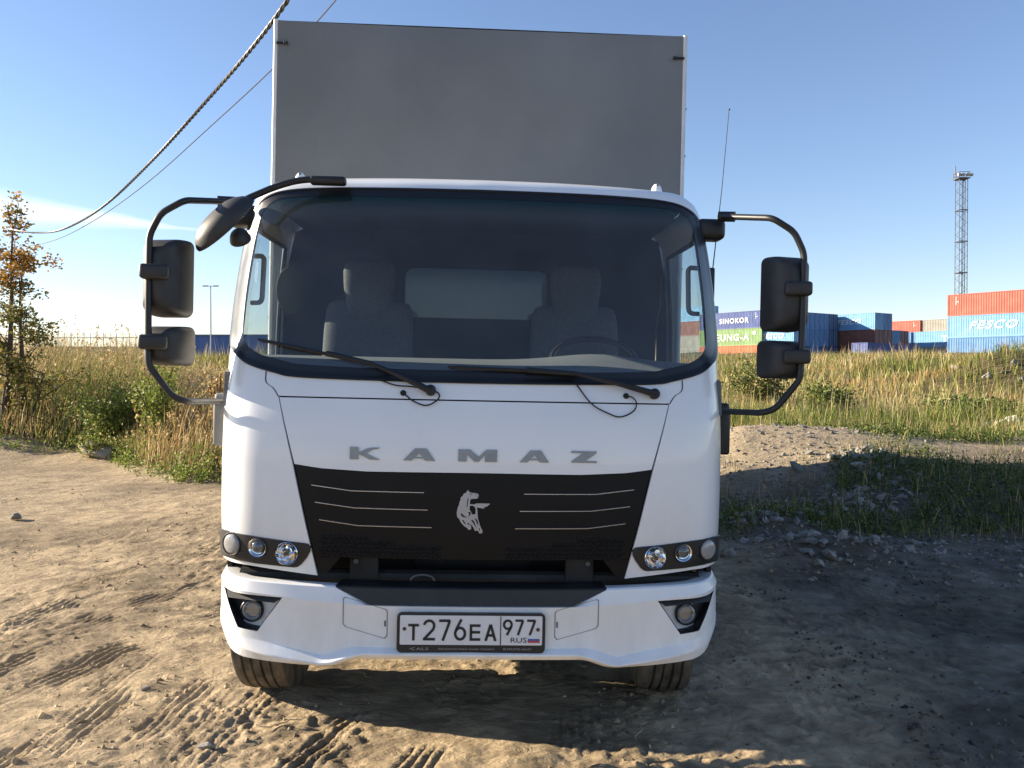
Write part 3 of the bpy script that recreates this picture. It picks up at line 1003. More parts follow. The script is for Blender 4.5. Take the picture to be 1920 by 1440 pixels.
# doors with side windows
def side_pt(sg, t, z, off=0.0):
    e = Q(1.30, z)
    x1 = float(Wf(z)) + .002
    k = min(1, t / .25)
    x = e.x + (x1 - e.x) * (k * k * (3 - 2 * k)) + off
    return Vector((sg * x, e.y + (1.58 - e.y) * t, z))
tt = [0, .045, .09, .2, .4, .63, .86, .89, .94, 1.0]
zz = [.80, 1.0, 1.2, 1.36, 1.47, 1.535, 1.65, 1.8, 1.95, 2.10, 2.20, 2.27, 2.342]
for sg in (-1, 1):
    A = np.array([[side_pt(sg, t, z) for z in zz] for t in tt])
    v, f = grid(A, flip=sg < 0)
    keep = []
    for i in range(len(tt) - 1):
        for j in range(len(zz) - 1):
            if 2 <= i < 6 and 5 <= j < 10:
                continue
            keep.append(f[i * (len(zz) - 1) + j])
    d = mesh('door', v, keep, M_WHITE, truck, sharp=50)
    A = np.array([[side_pt(sg, t, z, -.008) for z in zz[5:11]] for t in tt[2:7]])
    v, f = grid(A)
    g_ = mesh('side_window', v, f, M_SGLASS, d, sharp=None)
    # black weather strip
    loop = [side_pt(sg, t, 1.535, .001) for t in np.linspace(.09, .86, 8)] + [side_pt(sg, .86, z, .001) for z in np.linspace(1.535, 2.20, 8)[1:]] + [side_pt(sg, t, 2.20, .001) for t in np.linspace(.86, .09, 8)[1:]] + [side_pt(sg, .09, z, .001) for z in np.linspace(2.20, 1.535, 8)[1:-1]]
    loop.append(loop[0])
    mesh('weather_strip', *tube(loop, .012, 6, cap=False), M_BLACK, d)
    mesh('door_handle', *box((sg * 1.078, 1.40, 1.33), (.03, .16, .035), bevel=.008), M_BLACK, d)
    # wheel arch lip
    arch = [(sg * 1.07, 1.1 + .50 * math.cos(a), .40 + .46 * math.sin(a)) for a in np.linspace(R(10), R(150), 16)]
    mesh('wheel_arch', *tube(arch, .02, 6), M_BLACK, d)
# back wall of the cab, with its window
yb = 1.58
RW = (-.40, .385, 1.852, 2.128)
bw = [(-1.06, .8), (1.06, .8), (1.06, 2.0), (1.0, 2.30), (.9, 2.345), (-.9, 2.345), (-1.0, 2.30), (-1.06, 2.0)]
def rrect(x0, x1, z0, z1, r, n=5):
    out = []
    for cx, cz, a0 in ((x1 - r, z1 - r, 0), (x0 + r, z1 - r, 90), (x0 + r, z0 + r, 180), (x1 - r, z0 + r, 270)):
        for k in range(n + 1):
            a = R(a0 + 90 * k / n)
            out.append((cx + r * math.cos(a), cz + r * math.sin(a)))
    return out
v, f = slab(bw, [rrect(*RW, .05)], lambda x, z: Vector((x, yb - .03, z)), .04, (0, 1, 0))
rear = mesh('rear_wall', v, f, M_TRIM, truck, sharp=20)
fix_normals(rear)
pts, tr = poly_fill(rrect(*RW, .05))
mesh('rear_window', [(x, yb - .01, z) for x, z in pts], tr, M_SGLASS, rear, sharp=None)

# interior
v, f = grid(np.array([[(x * float(np.interp(y, [.46, .62, .85], [.70, .84, .93])), y, 2.325 - .03 * abs(x) ** 4 - .02 * max(0, .7 - y)) for y in np.linspace(.46, 1.54, 9)] for x in np.linspace(-1, 1, 12)]))
mesh('headliner', v, f, M_TRIM, truck)
mesh('cab_floor', *box((0, 1.0, .95), (1.9, 1.1, .04)), M_TRIM, truck)
parts = []
XS = np.linspace(-1.0, 1.0, 30)
sec = []
for x in XS:
    yfr = float(on_front(min(abs(x), .93), 1.55, -.06).y)
    hump = .035 * math.exp(-((x - .55) / .25) ** 2)
    sec.append([(x, yfr, 1.40), (x, yfr + .02, 1.535), (x, yfr + .10, 1.555), (x, .55, 1.59 + hump * .6), (x, .74, 1.615 + hump), (x, .80, 1.60 + hump), (x, .83, 1.50), (x, .80, 1.2)])
v, f = grid(np.array(sec))
mesh('dashboard', v, f, M_DASH, truck, sharp=40)
rim_pts = []
cen, ax_t = Vector((.565, .92, 1.62)), R(35)
for k in range(41):
    a = 2 * math.pi * k / 40
    rim_pts.append(cen + Vector((math.cos(a) * .205, -math.sin(a) * .205 * math.sin(ax_t) * -1 * .9, math.sin(a) * .205 * .55)))
sw = mesh('steering_wheel', *tube(rim_pts, .014, 8, cap=False), mat('wheel_leather', (.03, .03, .032), rough=.35), truck)
v, f = join([tube([cen + Vector((s * .19, 0, 0)), cen + Vector((0, .03, -.03))], .013, 6) for s in (-1, 1)] + [tube([cen + Vector((0, .03, -.03)), cen + Vector((0, -.25, -.35))], .03, 8)])
mesh('spoke', v, f, M_BLACK, sw)

def seat(name, cx, wd=.47):
    st = empty(name, (0, 0, 0), parent=truck)
    def lump(nm, secs, parent):
        A = []
        for (z, yc, hw, hd) in secs:
            row = []
            for k in range(20):
                a = 2 * math.pi * k / 20
                c, s = math.cos(a), math.sin(a)
                row.append((cx + hw * math.copysign(abs(c) ** .45, c), yc + hd * math.copysign(abs(s) ** .6, s), z))
            A.append(row)
        v, f = grid(np.array(A), close_v=True)
        f = list(f) + [tuple(range(20)), tuple((len(secs) - 1) * 20 + k for k in range(20))[::-1]]
        o = mesh(nm, v, f, M_FABRIC, parent, sharp=50)
        fix_normals(o)
        return o
    lump('backrest', [(1.28, 1.22, wd*.46, .07), (1.5, 1.26, wd*.5, .08), (1.75, 1.30, wd*.49, .075), (1.86, 1.32, wd*.475, .07), (1.90, 1.325, wd*.44, .06), (1.915, 1.325, wd*.36, .04)], st)
    lump('headrest', [(1.83, 1.285, .10, .04), (1.87, 1.285, .112, .05), (1.98, 1.29, .13, .06), (2.06, 1.295, .135, .06), (2.10, 1.30, .125, .05), (2.12, 1.30, .10, .03)], st)
    lump('cushion', [(1.18, 1.02, wd*.46, .24), (1.22, 1.02, wd*.5, .26), (1.30, 1.03, wd*.5, .26), (1.33, 1.03, wd*.45, .22)], st)
    for s in (-1, 1):
        mesh('headrest_post', *tube([(cx + s * .05, 1.37, 1.85), (cx + s * .05, 1.375, 1.97)], .007, 6), M_CHROME, st)
    return st
seat('passenger_seat', -.56)
seat('driver_seat', .51)
v, f = box((0, 1.47, 1.42), (1.5, .14, .36), bevel=.03)
mesh('sleeper_shelf', v, f, M_DASH, truck)
for sg in (-1, 1):   # inner pillar lining and grab handles
    A = [[Q(sg * s, z, -.02) for s in (.985, 1.05, 1.12, 1.20, 1.27)] for z in np.linspace(1.5, 2.3, 10)]
    v, f = grid(np.array(A))
    pl = mesh('pillar_lining', v, f, M_PILLAR, truck)
    h = bez_fillet([(sg * .985, .66, 2.045), (sg * .938, .64, 2.045), (sg * .940, .62, 1.838), (sg * .99, .64, 1.838)], .03)
    mesh('grab_handle', *tube(h, .011, 8), M_PILLAR, truck)
# seat belt on the driver side, hanging from the door post
bl = spline([(.99, 1.42, 2.10), (.985, 1.40, 1.95), (.96, 1.38, 1.80), (.95, 1.34, 1.6), (.93, 1.3, 1.35)], 6)
V, F = [], []
for i, p in enumerate(bl):
    V += [p + Vector((0, -.022, 0)), p + Vector((0, .022, 0))]
    if i: F.append((2*i-2, 2*i-1, 2*i+1, 2*i))
mesh('seat_belt', V, F, mat('belt_webbing', (.30, .25, .18), rough=.9), truck)
# small round olive disc of unknown nature by the left side window
mesh('dark_disc', *lathe([(.125, 0), (.125, .004), (.0003, .005)], 30, (-.985, 1.40, 1.965), (1, -.45, 0)), mat('olive_disc', (.10, .105, .045), rough=.9), truck)

# wipers
def wiper(pivot, elbow, tip_a, tip_b, hose, noz):
    wp = empty('wiper', (0, 0, 0), parent=truck)
    P_ = lambda x, z, off: on_front(x, z, off)
    piv = P_(*pivot, .02)
    mesh('pivot_cap', *lathe([(.020, -.02), (.021, .012), (.017, .020), (.0003, .022)], 20, P_(*pivot, .008), (0, -1, .15)), M_BLACK, wp)
    arm = [P_(pivot[0], pivot[1], .028), P_(pivot[0]*.9 + elbow[0]*.1, pivot[1]*.9 + elbow[1]*.1, .034), P_(pivot[0]*.5 + elbow[0]*.5, pivot[1]*.5 + elbow[1]*.5 + .004, .036), P_(*elbow, .030)]
    mesh('wiper_arm', *tube(arm, [.014, .013, .010, .007], 8), M_BLACK, wp)
    n = 14
    bl = []
    for k in range(n):
        t = k / (n - 1)
        x, z = tip_a[0]*(1-t)+tip_b[0]*t, tip_a[1]*(1-t)+tip_b[1]*t
        bl.append(P_(x, z, .016))
    mesh('wiper_blade', *tube(bl, [.004] + [.0075] * (n - 2) + [.004], 6), M_BLACK, wp)
    lip = [P_(tip_a[0]*(1-t)+tip_b[0]*t, tip_a[1]*(1-t)+tip_b[1]*t - .004, .006) for t in np.linspace(0.02, .98, 12)]
    mesh('wiper_rubber', *tube(lip, .0035, 5), M_GAP, wp)
    m_ = ((tip_a[0]+tip_b[0])/2, (tip_a[1]+tip_b[1])/2)
    mesh('blade_clip', *tube([P_(*elbow, .03), P_(m_[0]*.8+elbow[0]*.2, m_[1]*.8+elbow[1]*.2+.002, .022)], [.009, .011], 8), M_BLACK, wp)
    hp = spline([P_(x, z, .012 if 0 < i < len(hose) - 1 else .006) for i, (x, z) in enumerate(hose)], 8)
    mesh('washer_hose', *tube(hp, .0028, 6), M_GAP, wp)
    mesh('hose_grommet', *lathe([(.0115, 0), (.011, .006), (.0075, .011), (.0003, .012)], 14, P_(*noz, 0), (0, -1, .1)), M_GAP, wp)
wiper((-.172, 1.482), (-.40, 1.580), (-.845, 1.664), (-.385, 1.577), [(-.374, 1.520), (-.306, 1.4995), (-.236, 1.494), (-.150, 1.4775), (-.142, 1.451), (-.185, 1.426), (-.235, 1.441), (-.274, 1.470)], (-.276, 1.470))
wiper((.689, 1.485), (.375, 1.557), (-.109, 1.573), (.39, 1.560), [(.382, 1.518), (.438, 1.445), (.50, 1.410), (.551, 1.396), (.602, 1.418), (.615, 1.448), (.601, 1.470), (.576, 1.475)], (.578, 1.475))

# mirrors
def mirror_head(cx, cy, cz, hw, hh, rot, parent, m=M_MIRROR_SHELL, name='mirror_head', depth=.075):
    base = rrect(-hw, hw, -hh, hh, min(hw, hh) * .38, 6)
    lev = [(.045, .95), (.045, 1.0), (.025, 1.0), (0, .985), (-depth * .28, .95), (-depth * .52, .88), (-depth * .72, .77), (-depth * .88, .60), (-depth * .97, .38), (-depth * 1.0, .18), (-depth * 1.005, .02)]
    M3 = Matrix.Rotation(rot, 3, 'Z')
    A = [[M3 @ Vector((x * k, y, z * (k * .6 + .4 if k > .5 else k * 1.4))) + Vector((cx, cy, cz)) for x, z in base] for y, k in lev]
    v, f = grid(np.array(A), close_v=True)
    o = mesh(name, v, f, m, parent, sharp=50)
    fix_normals(o)
    pts, tr = poly_fill([(x * .95, z * .95) for x, z in base])
    return o, [M3 @ Vector((x, .043, z)) + Vector((cx, cy, cz)) for x, z in pts], tr
for sg in (-1, 1):
    ma = empty('mirror_assembly', (0, 0, 0), parent=truck)
    arm = [(sg*1.02, .45, 2.240), (sg*1.212, .37, 2.225), (sg*1.302, .36, 2.168), (sg*1.346, .36, 2.080), (sg*1.346, .36, 1.80), (sg*1.342, .36, 1.554), (sg*1.248, .38, 1.427), (sg*1.198, .40, 1.409), (sg*1.06, .54, 1.408)]
    KM = .9535
    fw = lambda x, y, z: (sg * (abs(x) * KM + (.008 if sg > 0 else -.018)), y - .16, 1.55 + (z - 1.55) * KM)
    arm = [arm[0]] + [fw(*p) for p in arm[1:-1]] + [arm[-1]]
    mesh('mirror_arm', *tube(bez_fillet(arm, .028, 6), .0128, 12), M_BLACK, ma)
    o, gv, gt_ = mirror_head(*fw(1.303, .455, 1.917), .082, .153, sg*R(14), ma, depth=.10)
    mesh('mirror_glass', gv, gt_, M_MIRR, ma)
    o, gv, gt_ = mirror_head(*fw(1.295, .455, 1.637), .084, .078, sg*R(14), ma, depth=.095)
    mesh('mirror_glass', gv, gt_, M_MIRR, ma)
    for zc in (1.930, 1.648):
        mesh('clamp', *box(fw(1.318, .345, zc), (.104, .062, .056), rotz=sg*R(-12), bevel=.013), M_MIRROR_SHELL, ma)
    # upper foot on the pillar and lower hinge cover on the door
    mesh('upper_foot', *box((sg*1.000, .54, 2.195), (.125, .11, .090), bevel=.024), M_BLACK, ma)
    mesh('arm_socket', *tube([(sg*1.015, .452, 2.240), (sg*1.08, .425, 2.236)], .022, 12), M_BLACK, ma)
    mesh('lower_hinge', *box((sg*1.093, .60, 1.318), (.055, .11, .205), bevel=.012), M_GREYP if sg < 0 else M_BLACK, ma)
    mesh('hinge_cap', *box((sg*1.088, .58, 1.418), (.05, .09, .05), bevel=.014), M_GREYP if sg < 0 else M_BLACK, ma)

# kerb mirror that looks down over the front corner, on its own arm from the roof
km = empty('kerb_mirror', (0, 0, 0), parent=truck)
ka = [(-.545, .33, 2.315), (-.68, .335, 2.318), (-.745, .335, 2.309), (-.82, .33, 2.283), (-.93, .30, 2.222), (-.975, .285, 2.185)]
mesh('mirror_arm', *tube(bez_fillet(ka, .06, 6), [.012] + [.0135] * (len(bez_fillet(ka, .06, 6)) - 2) + [.013], 10), M_BLACK, km)
mesh('arm_base', *box((-.615, .345, 2.315), (.145, .05, .034), bevel=.012), M_BLACK, km)
def bowl(c, axis, rx, rz, dep, nm, m, parent, gm):
    ax = Vector(axis).normalized()
    a = Vector((0, 1, 0)) - ax * ax.y
    a.normalize()
    b = ax.cross(a)
    A = []
    for r_, h in ((.96, .006), (1.0, .004), (1.0, -.005), (.96, -.22*dep), (.86, -.5*dep), (.70, -.75*dep), (.48, -.92*dep), (.22, -.99*dep), (.01, -dep)):
        A.append([Vector(c) + ax * h + a * (math.cos(t) * r_ * rx) + b * (math.sin(t) * r_ * rz) for t in np.linspace(0, 2 * math.pi, 32, endpoint=False)])
    v, f = grid(np.array(A), close_v=True)
    o = mesh(nm, v, f, m, parent, sharp=50)
    fix_normals(o)
    V = [Vector(c) + ax * .004 + a * (math.cos(t) * .94 * rx) + b * (math.sin(t) * .94 * rz) for t in np.linspace(0, 2 * math.pi, 32, endpoint=False)]
    mesh('mirror_glass', V, [tuple(range(32))], gm, parent, sharp=None)
bowl((-1.005, .29, 2.118), (.60, .52, -.62), .095, .150, .066, 'mirror_head', M_MIRROR_SHELL, km, M_MIRR)
bowl((-.965, .36, 2.070), (.1, .55, -.7), .05, .042, .045, 'small_head', M_MIRROR_SHELL, km, M_GREENG)

# aerial on the right pillar
an = empty('aerial', (0, 0, 0), parent=truck)
mesh('aerial_base', *box((1.046, .66, 1.965), (.030, .05, .165), bevel=.008), M_BLACK, an)
mesh('aerial_rod', *tube([(1.052, .65, 2.03), (1.08, .63, 2.40), (1.101, .62, 2.748)], [.0028, .0018, .0013], 6), M_STEEL, an)
mesh('aerial_tip', *lathe([(.0003, -.005), (.004, -.003), (.005, 0), (.004, .003), (.0003, .005)], 8, (1.101, .62, 2.75), (0, 0, 1)), M_BLACK, an)

# ---------------------------------------------------------------- bumper
bprof = smooth_fn([(0,0),(.3,.006),(.5,.022),(.7,.050),(.8,.070),(.86,.088),(.91,.118),(.95,.160),(.985,.220),(1.01,.29),(1.03,.40),(1.045,.6)])
bx_ = np.concatenate([np.linspace(0, .95, 140), np.linspace(.95, 1.045, 90)[1:]])
by_ = np.array([float(bprof(v)) for v in bx_])
bx_ = bx_ - .014 * sstep(.85, 1.0, bx_)
bs_ = np.concatenate([[0], np.cumsum(np.hypot(np.diff(bx_), np.diff(by_)))])
BMAX = bs_[-1]
def bsx(x): return float(np.interp(abs(x), bx_, bs_)) * (1 if x >= 0 else -1)
def B(s, z, off=0.0, shrink=1.0):
    a = abs(s)
    x, y = np.interp(a, bs_, bx_), np.interp(a, bs_, by_)
    dx = np.interp(a + .01, bs_, bx_) - np.interp(max(a - .01, 0), bs_, bx_)
    dy = np.interp(a + .01, bs_, by_) - np.interp(max(a - .01, 0), bs_, by_)
    l = math.hypot(dx, dy) or 1
    return Vector(((1 if s >= 0 else -1) * (x * shrink + dy / l * off), y - dx / l * off, z))
def on_bump(x, z, off=0.0): return B(bsx(x), z, off)
bi = lambda pts: (lambda x: float(np.interp(abs(x), [p[0] for p in pts], [p[1] for p in pts])))
z_top = bi([(0,.690),(.375,.690),(.385,.6925),(.510,.752),(.64,.754),(.77,.757),(.86,.760),(.92,.761),(.98,.758),(1.05,.748)])
z_crs = bi([(0,.686),(.36,.686),(.45,.690),(.6,.697),(.7,.707),(.85,.716),(.95,.722),(1.05,.722)])
z_low = bi([(0,.535),(.43,.535),(.455,.531),(.53,.503),(.547,.499),(.68,.522),(.80,.537),(.885,.548),(.93,.560),(.97,.585),(1.05,.612)])
z_lip = bi([(0,.518),(.39,.517),(.42,.511),(.51,.479),(.545,.474),(.65,.484),(.76,.498),(.885,.516),(.93,.530),(.97,.556),(1.05,.585)])
z_bot = bi([(0,.495),(.41,.493),(.44,.486),(.50,.464),(.54,.459),(.65,.461),(.76,.466),(.85,.470),(.90,.480),(.935,.500),(.965,.530),(1.05,.562)])
xs_b = sorted(set(np.round(np.concatenate([np.linspace(0, .36, 9), [.375, .385, .40, .42, .44, .455, .47, .49, .51, .53, .547, .57], np.linspace(.6, .95, 18), np.linspace(.96, 1.045, 12)]), 4)))
allx = [-x for x in xs_b[::-1]] + list(xs_b[1:])
A = []
for x in allx:
    s = bsx(x)
    ax_ = abs(x)
    le = 1 - .95 * float(sstep(.72, .97, ax_))
    col = []
    sh = lambda z: 1.0
    zt, zc, zl, zp, zb = z_top(x), min(z_crs(x), z_top(x) - .002), z_low(x), z_lip(x), z_bot(x)
    col.append(B(s, zt - .004, -.075))
    col.append(B(s, zt, -.060))
    col.append(B(s, zt, -.020))
    col.append(B(s, zt - .005, -.0125))
    col.append(B(s, zt - .6 * (zt - zc), -.006))
    col.append(B(s, zc + .001, .0008))
    col.append(B(s, zc - .007, -.0012))
    col.append(B(s, .5 * zc + .5 * zl, 0, sh(.5 * zc + .5 * zl)))
    col.append(B(s, zl + .006, .0005, sh(zl + .006)))
    col.append(B(s, zl, .002, sh(zl)))
    col.append(B(s, zp + .003, .027 * le, sh(zp)))
    col.append(B(s, zp - .003, .028 * le, sh(zp)))
    col.append(B(s, zb + .003, .012 * le - .006 * (1 - le), sh(zb)))
    col.append(B(s, zb, .004 * le - .014 * (1 - le), sh(zb)))
    col.append(B(s, zb + .002, -.045, sh(zb)))
    A.append(col)
A = np.array(A)
v, f = grid(A, close_v=True)
nV = A.shape[1]
f = list(f) + [tuple(range(nV)), tuple((len(allx) - 1) * nV + k for k in range(nV))[::-1]]
bump = mesh('bumper', v, f, M_WHITE_DIRTY, truck, sharp=24)
fix_normals(bump)
# open the fog lamp pockets: split the skin along the outline and lift out the pieces inside it
FOG = [(.703, .7035), (.955, .7085), (.877, .5785), (.797, .5715)]
bm = bmesh.new()
bm.from_mesh(bump.data)
for sg in (-1, 1):
    for k in range(4):
        a, b = FOG[k], FOG[(k + 1) % 4]
        d = Vector((sg * (b[0] - a[0]), 0, b[1] - a[1]))
        nrm = d.cross(Vector((0, 1, 0)))
        near = [f for f in bm.faces if .62 < sg * f.calc_center_median().x < 1.06]
        geom = list({v for f in near for v in f.verts} | {e for f in near for e in f.edges} | set(near))
        bmesh.ops.bisect_plane(bm, geom=geom, dist=1e-6, plane_co=(sg * a[0], 0, a[1]), plane_no=nrm)
    def inside(x, z):
        return all((FOG[(k + 1) % 4][0] - FOG[k][0]) * (z - FOG[k][1]) - (FOG[(k + 1) % 4][1] - FOG[k][1]) * (x - FOG[k][0]) < 0 for k in range(4))
    dead = [f for f in bm.faces if f.normal.y < .3 and inside(sg * f.calc_center_median().x, f.calc_center_median().z) and f.calc_center_median().y < float(bprof(min(abs(f.calc_center_median().x) + .02, 1.04))) + .02]
    bmesh.ops.delete(bm, geom=dead, context='FACES')
bm.to_mesh(bump.data)
bm.free()
bump.data.set_sharp_from_angle(angle=R(24))
for sg in (-1, 1):
    # pocket: a black tray set into the opening with a sloping brow
    big = [((x - .83) * 1.015 + .83, (z - .64) * 1.015 + .64) for x, z in FOG]
    n = len(big)
    yb_ = lambda x: float(bprof(x))
    rim_ = [Vector((sg * x, yb_(min(x + .008, 1.0)) + .004, z)) for x, z in big]
    mid_ = [Vector((sg * ((x - .84) * .86 + .84), .13 + .5 * (yb_(x) - .09) + .030, (z - .64) * .86 + .635)) for x, z in FOG]
    F = [(i, (i + 1) % n, n + (i + 1) % n, n + i) for i in range(n)] + [tuple(range(n, 2 * n))]
    fp = mesh('fog_lamp_unit', rim_ + mid_, F, M_BLACK, truck, sharp=15)
    fix_normals(fp)
    br = [(.704, .7005), (.936, .7045), (.922, .683), (.735, .6805)]
    top_ = [Vector((sg * x, yb_(x) + .010, z)) for x, z in br[:2]]
    low_ = [Vector((sg * br[2][0], yb_(br[2][0]) - .004, br[2][1])), Vector((sg * br[3][0], yb_(br[3][0]) + .004, br[3][1]))]
    bk = [p + Vector((0, .06, .004)) for p in top_ + low_]
    o = mesh('brow', top_ + low_ + bk, [(0, 1, 2, 3), (0, 4, 5, 1), (1, 5, 6, 2), (2, 6, 7, 3), (3, 7, 4, 0)], M_MIRROR_SHELL, fp, sharp=15)
    fix_normals(o)
    p = Vector((sg * .832, .135, .634))
    nr = Vector((sg * .15, -1, 0))
    r_ = .0385
    o = mesh('lamp_bezel', *lathe([(r_ * 1.14, -.02), (r_ * 1.14, .012), (r_ * 1.05, .016), (r_, .012), (r_ * .98, 0)], 40, p, nr, capend=False), M_BLACK, fp)
    mesh('reflector', *lathe([(r_, .010), (r_ * .8, .002), (r_ * .74, .004), (r_ * .66, .001), (.0003, .0)], 40, p, nr), M_LAMPG, fp, sharp=30)
    arc = [p + nr.normalized() * .006 + Vector((math.cos(t) * r_ * .84, 0, math.sin(t) * r_ * .84)) for t in np.linspace(R(110), R(330), 20)]
    if sg > 0: arc = [Vector((2 * p.x - q.x, q.y, q.z)) for q in arc]
    mesh('ring_light', *tube(arc, .0045, 6), M_LENS_W, fp)
    mesh('cover_glass', *lathe([(r_, .011), (r_ * .75, .017), (r_ * .4, .020), (.0003, .021)], 32, p, nr), M_LCOVER, fp, sharp=60)
# black insert in the middle of the bumper top
ins = [(-.509, .7515), (-.384, .6915), (.384, .6915), (.509, .7515)]
rowsI = []
for t in np.linspace(0, 1, 25):
    xt, xb2 = -.509 + 1.018 * t, -.384 + .768 * t
    rowsI.append([on_bump(xb2, .6905, -.003), on_bump(xb2, .694, -.004), on_bump(xt, .7475, -.016), on_bump(xt, .7525, -.022), on_bump(xt, .7525, -.12)])
v, f = grid(np.array(rowsI))
o = mesh('bumper_insert', v, f, M_BLACK, bump, sharp=30)
# tow-eye covers
for sg in (-1, 1):
    fl = [(.474, .712), (.466, .7175), (.316, .6765), (.3085, .668), (.308, .578), (.317, .567), (.463, .606), (.474, .617)]
    V, F = [], []
    c = (.39, .643)
    for x, z in fl: V.append(on_bump(sg * x, z, .0018))
    for x, z in fl: V.append(on_bump(sg * ((x - c[0]) * .966 + c[0]), (z - c[1]) * .966 + c[1], .0018))
    n = len(fl)
    for i in range(n): F.append((i, (i + 1) % n, n + (i + 1) % n, n + i))
    o = mesh('cover_joint', V, F, M_GREYP, bump, sharp=None)
    mesh('cover_slot', *box(tuple(on_bump(sg * .3175, .623, 0)), (.004, .006, .021)), M_GAP, bump)

# number plate
PL = empty('number_plate', (0, 0, 0), parent=truck)
pf = rrect(-.272, .272, .524, .670, .018, 5)
v, f = slab(pf, [], lambda x, z: Vector((x, -.018, z)), .014, (0, 1, 0))
o = mesh('plate_frame', v, f, M_BLACK, PL, sharp=30); fix_normals(o)
v, f = slab(rrect(-.2605, .2605, .5545, .662, .005, 3), [], lambda x, z: Vector((x, -.0205, z)), .006, (0, 1, 0))
o = mesh('plate', v, f, M_PLATEW, PL, sharp=30); fix_normals(o)
YP = -.0222
def strokes(name, polys, wd, m, parent=PL, y=YP):
    """flat pen strokes: each polyline becomes a band of the given width with round ends"""
    parts = []
    for pl in polys:
        p = np.array(pl, float)
        n = len(p)
        L, Rr = [], []
        for i in range(n):
            a = p[i] - p[i - 1] if i > 0 else p[1] - p[0]
            b = p[i + 1] - p[i] if i < n - 1 else p[-1] - p[-2]
            a, b = a / np.hypot(*a), b / np.hypot(*b)
            t = a + b
            t = t / (np.hypot(*t) or 1)
            nn = np.array([-t[1], t[0]])
            k = wd / 2 / max(.5, float(np.dot(nn, [-a[1], a[0]])))
            L.append(p[i] + nn * k); Rr.append(p[i] - nn * k)
        V = [(q[0], y, q[1]) for q in L] + [(q[0], y, q[1]) for q in Rr]
        V += [(a, y + .0012, c) for a, b_, c in V]
        F = []
        for i in range(n - 1):
            F += [(i, i + 1, n + i + 1, n + i), (i, i + 1, 2*n + i + 1, 2*n + i), (n + i, n + i + 1, 3*n + i + 1, 3*n + i)]
        F += [(0, n, 3*n, 2*n), (n - 1, 2*n - 1, 4*n - 1, 3*n - 1)]
        parts.append((V, F))
    v, f = join(parts)
    return mesh(name, v, f, m, parent, sharp=None)
def arc(cx, cz, rx, rz, a0, a1, n=14):
    return [(cx + rx * math.cos(R(a)), cz + rz * math.sin(R(a))) for a in np.linspace(a0, a1, n)]
def glyph(ch, x0, z0, w_, h_, wd):
    X = lambda u: x0 + wd / 2 + u * (w_ - wd)
    Z = lambda u: z0 + wd / 2 + u * (h_ - wd)
    T = lambda pl: [(X(a), Z(b)) for a, b in pl]
    if ch == 'T': return [T([(-.12, 1), (1.12, 1)]), T([(.5, 1), (.5, -.1)])]
    if ch == '2': return [T(arc(.5, .72, .5, .28, 170, -25) + [(.86, .50), (.04, .02)]), T([(-.1, 0), (1.1, 0)])]
    if ch == '7': return [T([(-.1, 1), (1.06, 1)]), T([(1.0, 1.0), (.9, .82), (.30, -.08)])]
    if ch == '6': return [T(arc(.5, .31, .5, .31, 150, 510, 26)), T([(.04, .42), (.16, .60), (.42, .88), (.62, 1.08)])]
    if ch == '9': return [T(arc(.5, .69, .5, .31, -30, 330, 26)), T([(.96, .58), (.84, .40), (.58, .12), (.38, -.08)])]
    if ch == 'E': return [T([(1.12, 1), (0, 1), (0, 0), (1.12, 0)]), T([(0, .52), (1.08, .52)])]
    if ch == 'A': return [T([(-.02, -.1), (.46, 1.0), (.54, 1.0), (1.02, -.1)]), T([(.2, .3), (.8, .3)])]
px2 = lambda zx: (720 + zx * 330 / 1920 - 884.3) * .52 / 264.5    # measured letter positions along the plate
for ch, xa, xb2, za, zb2 in [('T', 272, 392, .5705, .631), ('2', 432, 568, .5705, .648), ('7', 603, 735, .5705, .648), ('6', 768, 902, .5705, .648),
                             ('E', 938, 1058, .5705, .631), ('A', 1100, 1230, .5705, .631), ('9', 1297, 1405, .592, .650), ('7', 1428, 1527, .592, .650), ('7', 1555, 1658, .592, .650)]:
    x0_, x1_ = px2(xa), px2(xb2)
    wd = .0095 if zb2 < .649 and xb2 < 1290 else .0085
    strokes('character', glyph(ch, x0_, za, x1_ - x0_, zb2 - za, wd), wd, M_PLATEB)
strokes('divider', [[(px2(1274), .5555), (px2(1274), .661)]], .0032, M_PLATEB)
V, F = text_mesh('RUS', .0185, px2(1560) - px2(1385), bold=.0)
mesh('region_text', [(px2(1385) + a, YP, .5645 + b) for a, b, c in V], F, M_PLATEB, PL, sharp=None)
xf0, xf1 = px2(1572), px2(1700)
for k, mm_ in enumerate((M_PLATEW, M_BLUE, M_RED)):
    mesh('flag_stripe', *box(((xf0 + xf1) / 2, YP + .0006, .5645 + .0037 + (2 - k) * .0074), (xf1 - xf0, .0012, .0074)), mm_, PL, sharp=None)
for bx0 in (234, 1680):
    mesh('plate_bolt', *lathe([(.0068, 0), (.006, .003), (.0003, .0035)], 14, (px2(bx0), YP + .001, .6125), (0, -1, 0)), M_RUST, PL)
def frame_text(body, xa, xb2, h, z=.5345):
    V, F = text_mesh(body, h, px2(xb2) - px2(xa))
    mesh('frame_text', [(px2(xa) + a, -.0195, z + b) for a, b, c in V], F, M_TEXTG, PL, sharp=None)
frame_text('ALS', 360, 498, .0095)
strokes('frame_logo', [[(px2(348), .5438), (px2(295), .5395), (px2(345), .5345)]], .0018, M_TEXTG, PL, -.0195)
frame_text('Автологистика-транс Сервис', 598, 1215, .0085)
frame_text('8(495)730-44-67', 1305, 1612, .0085)

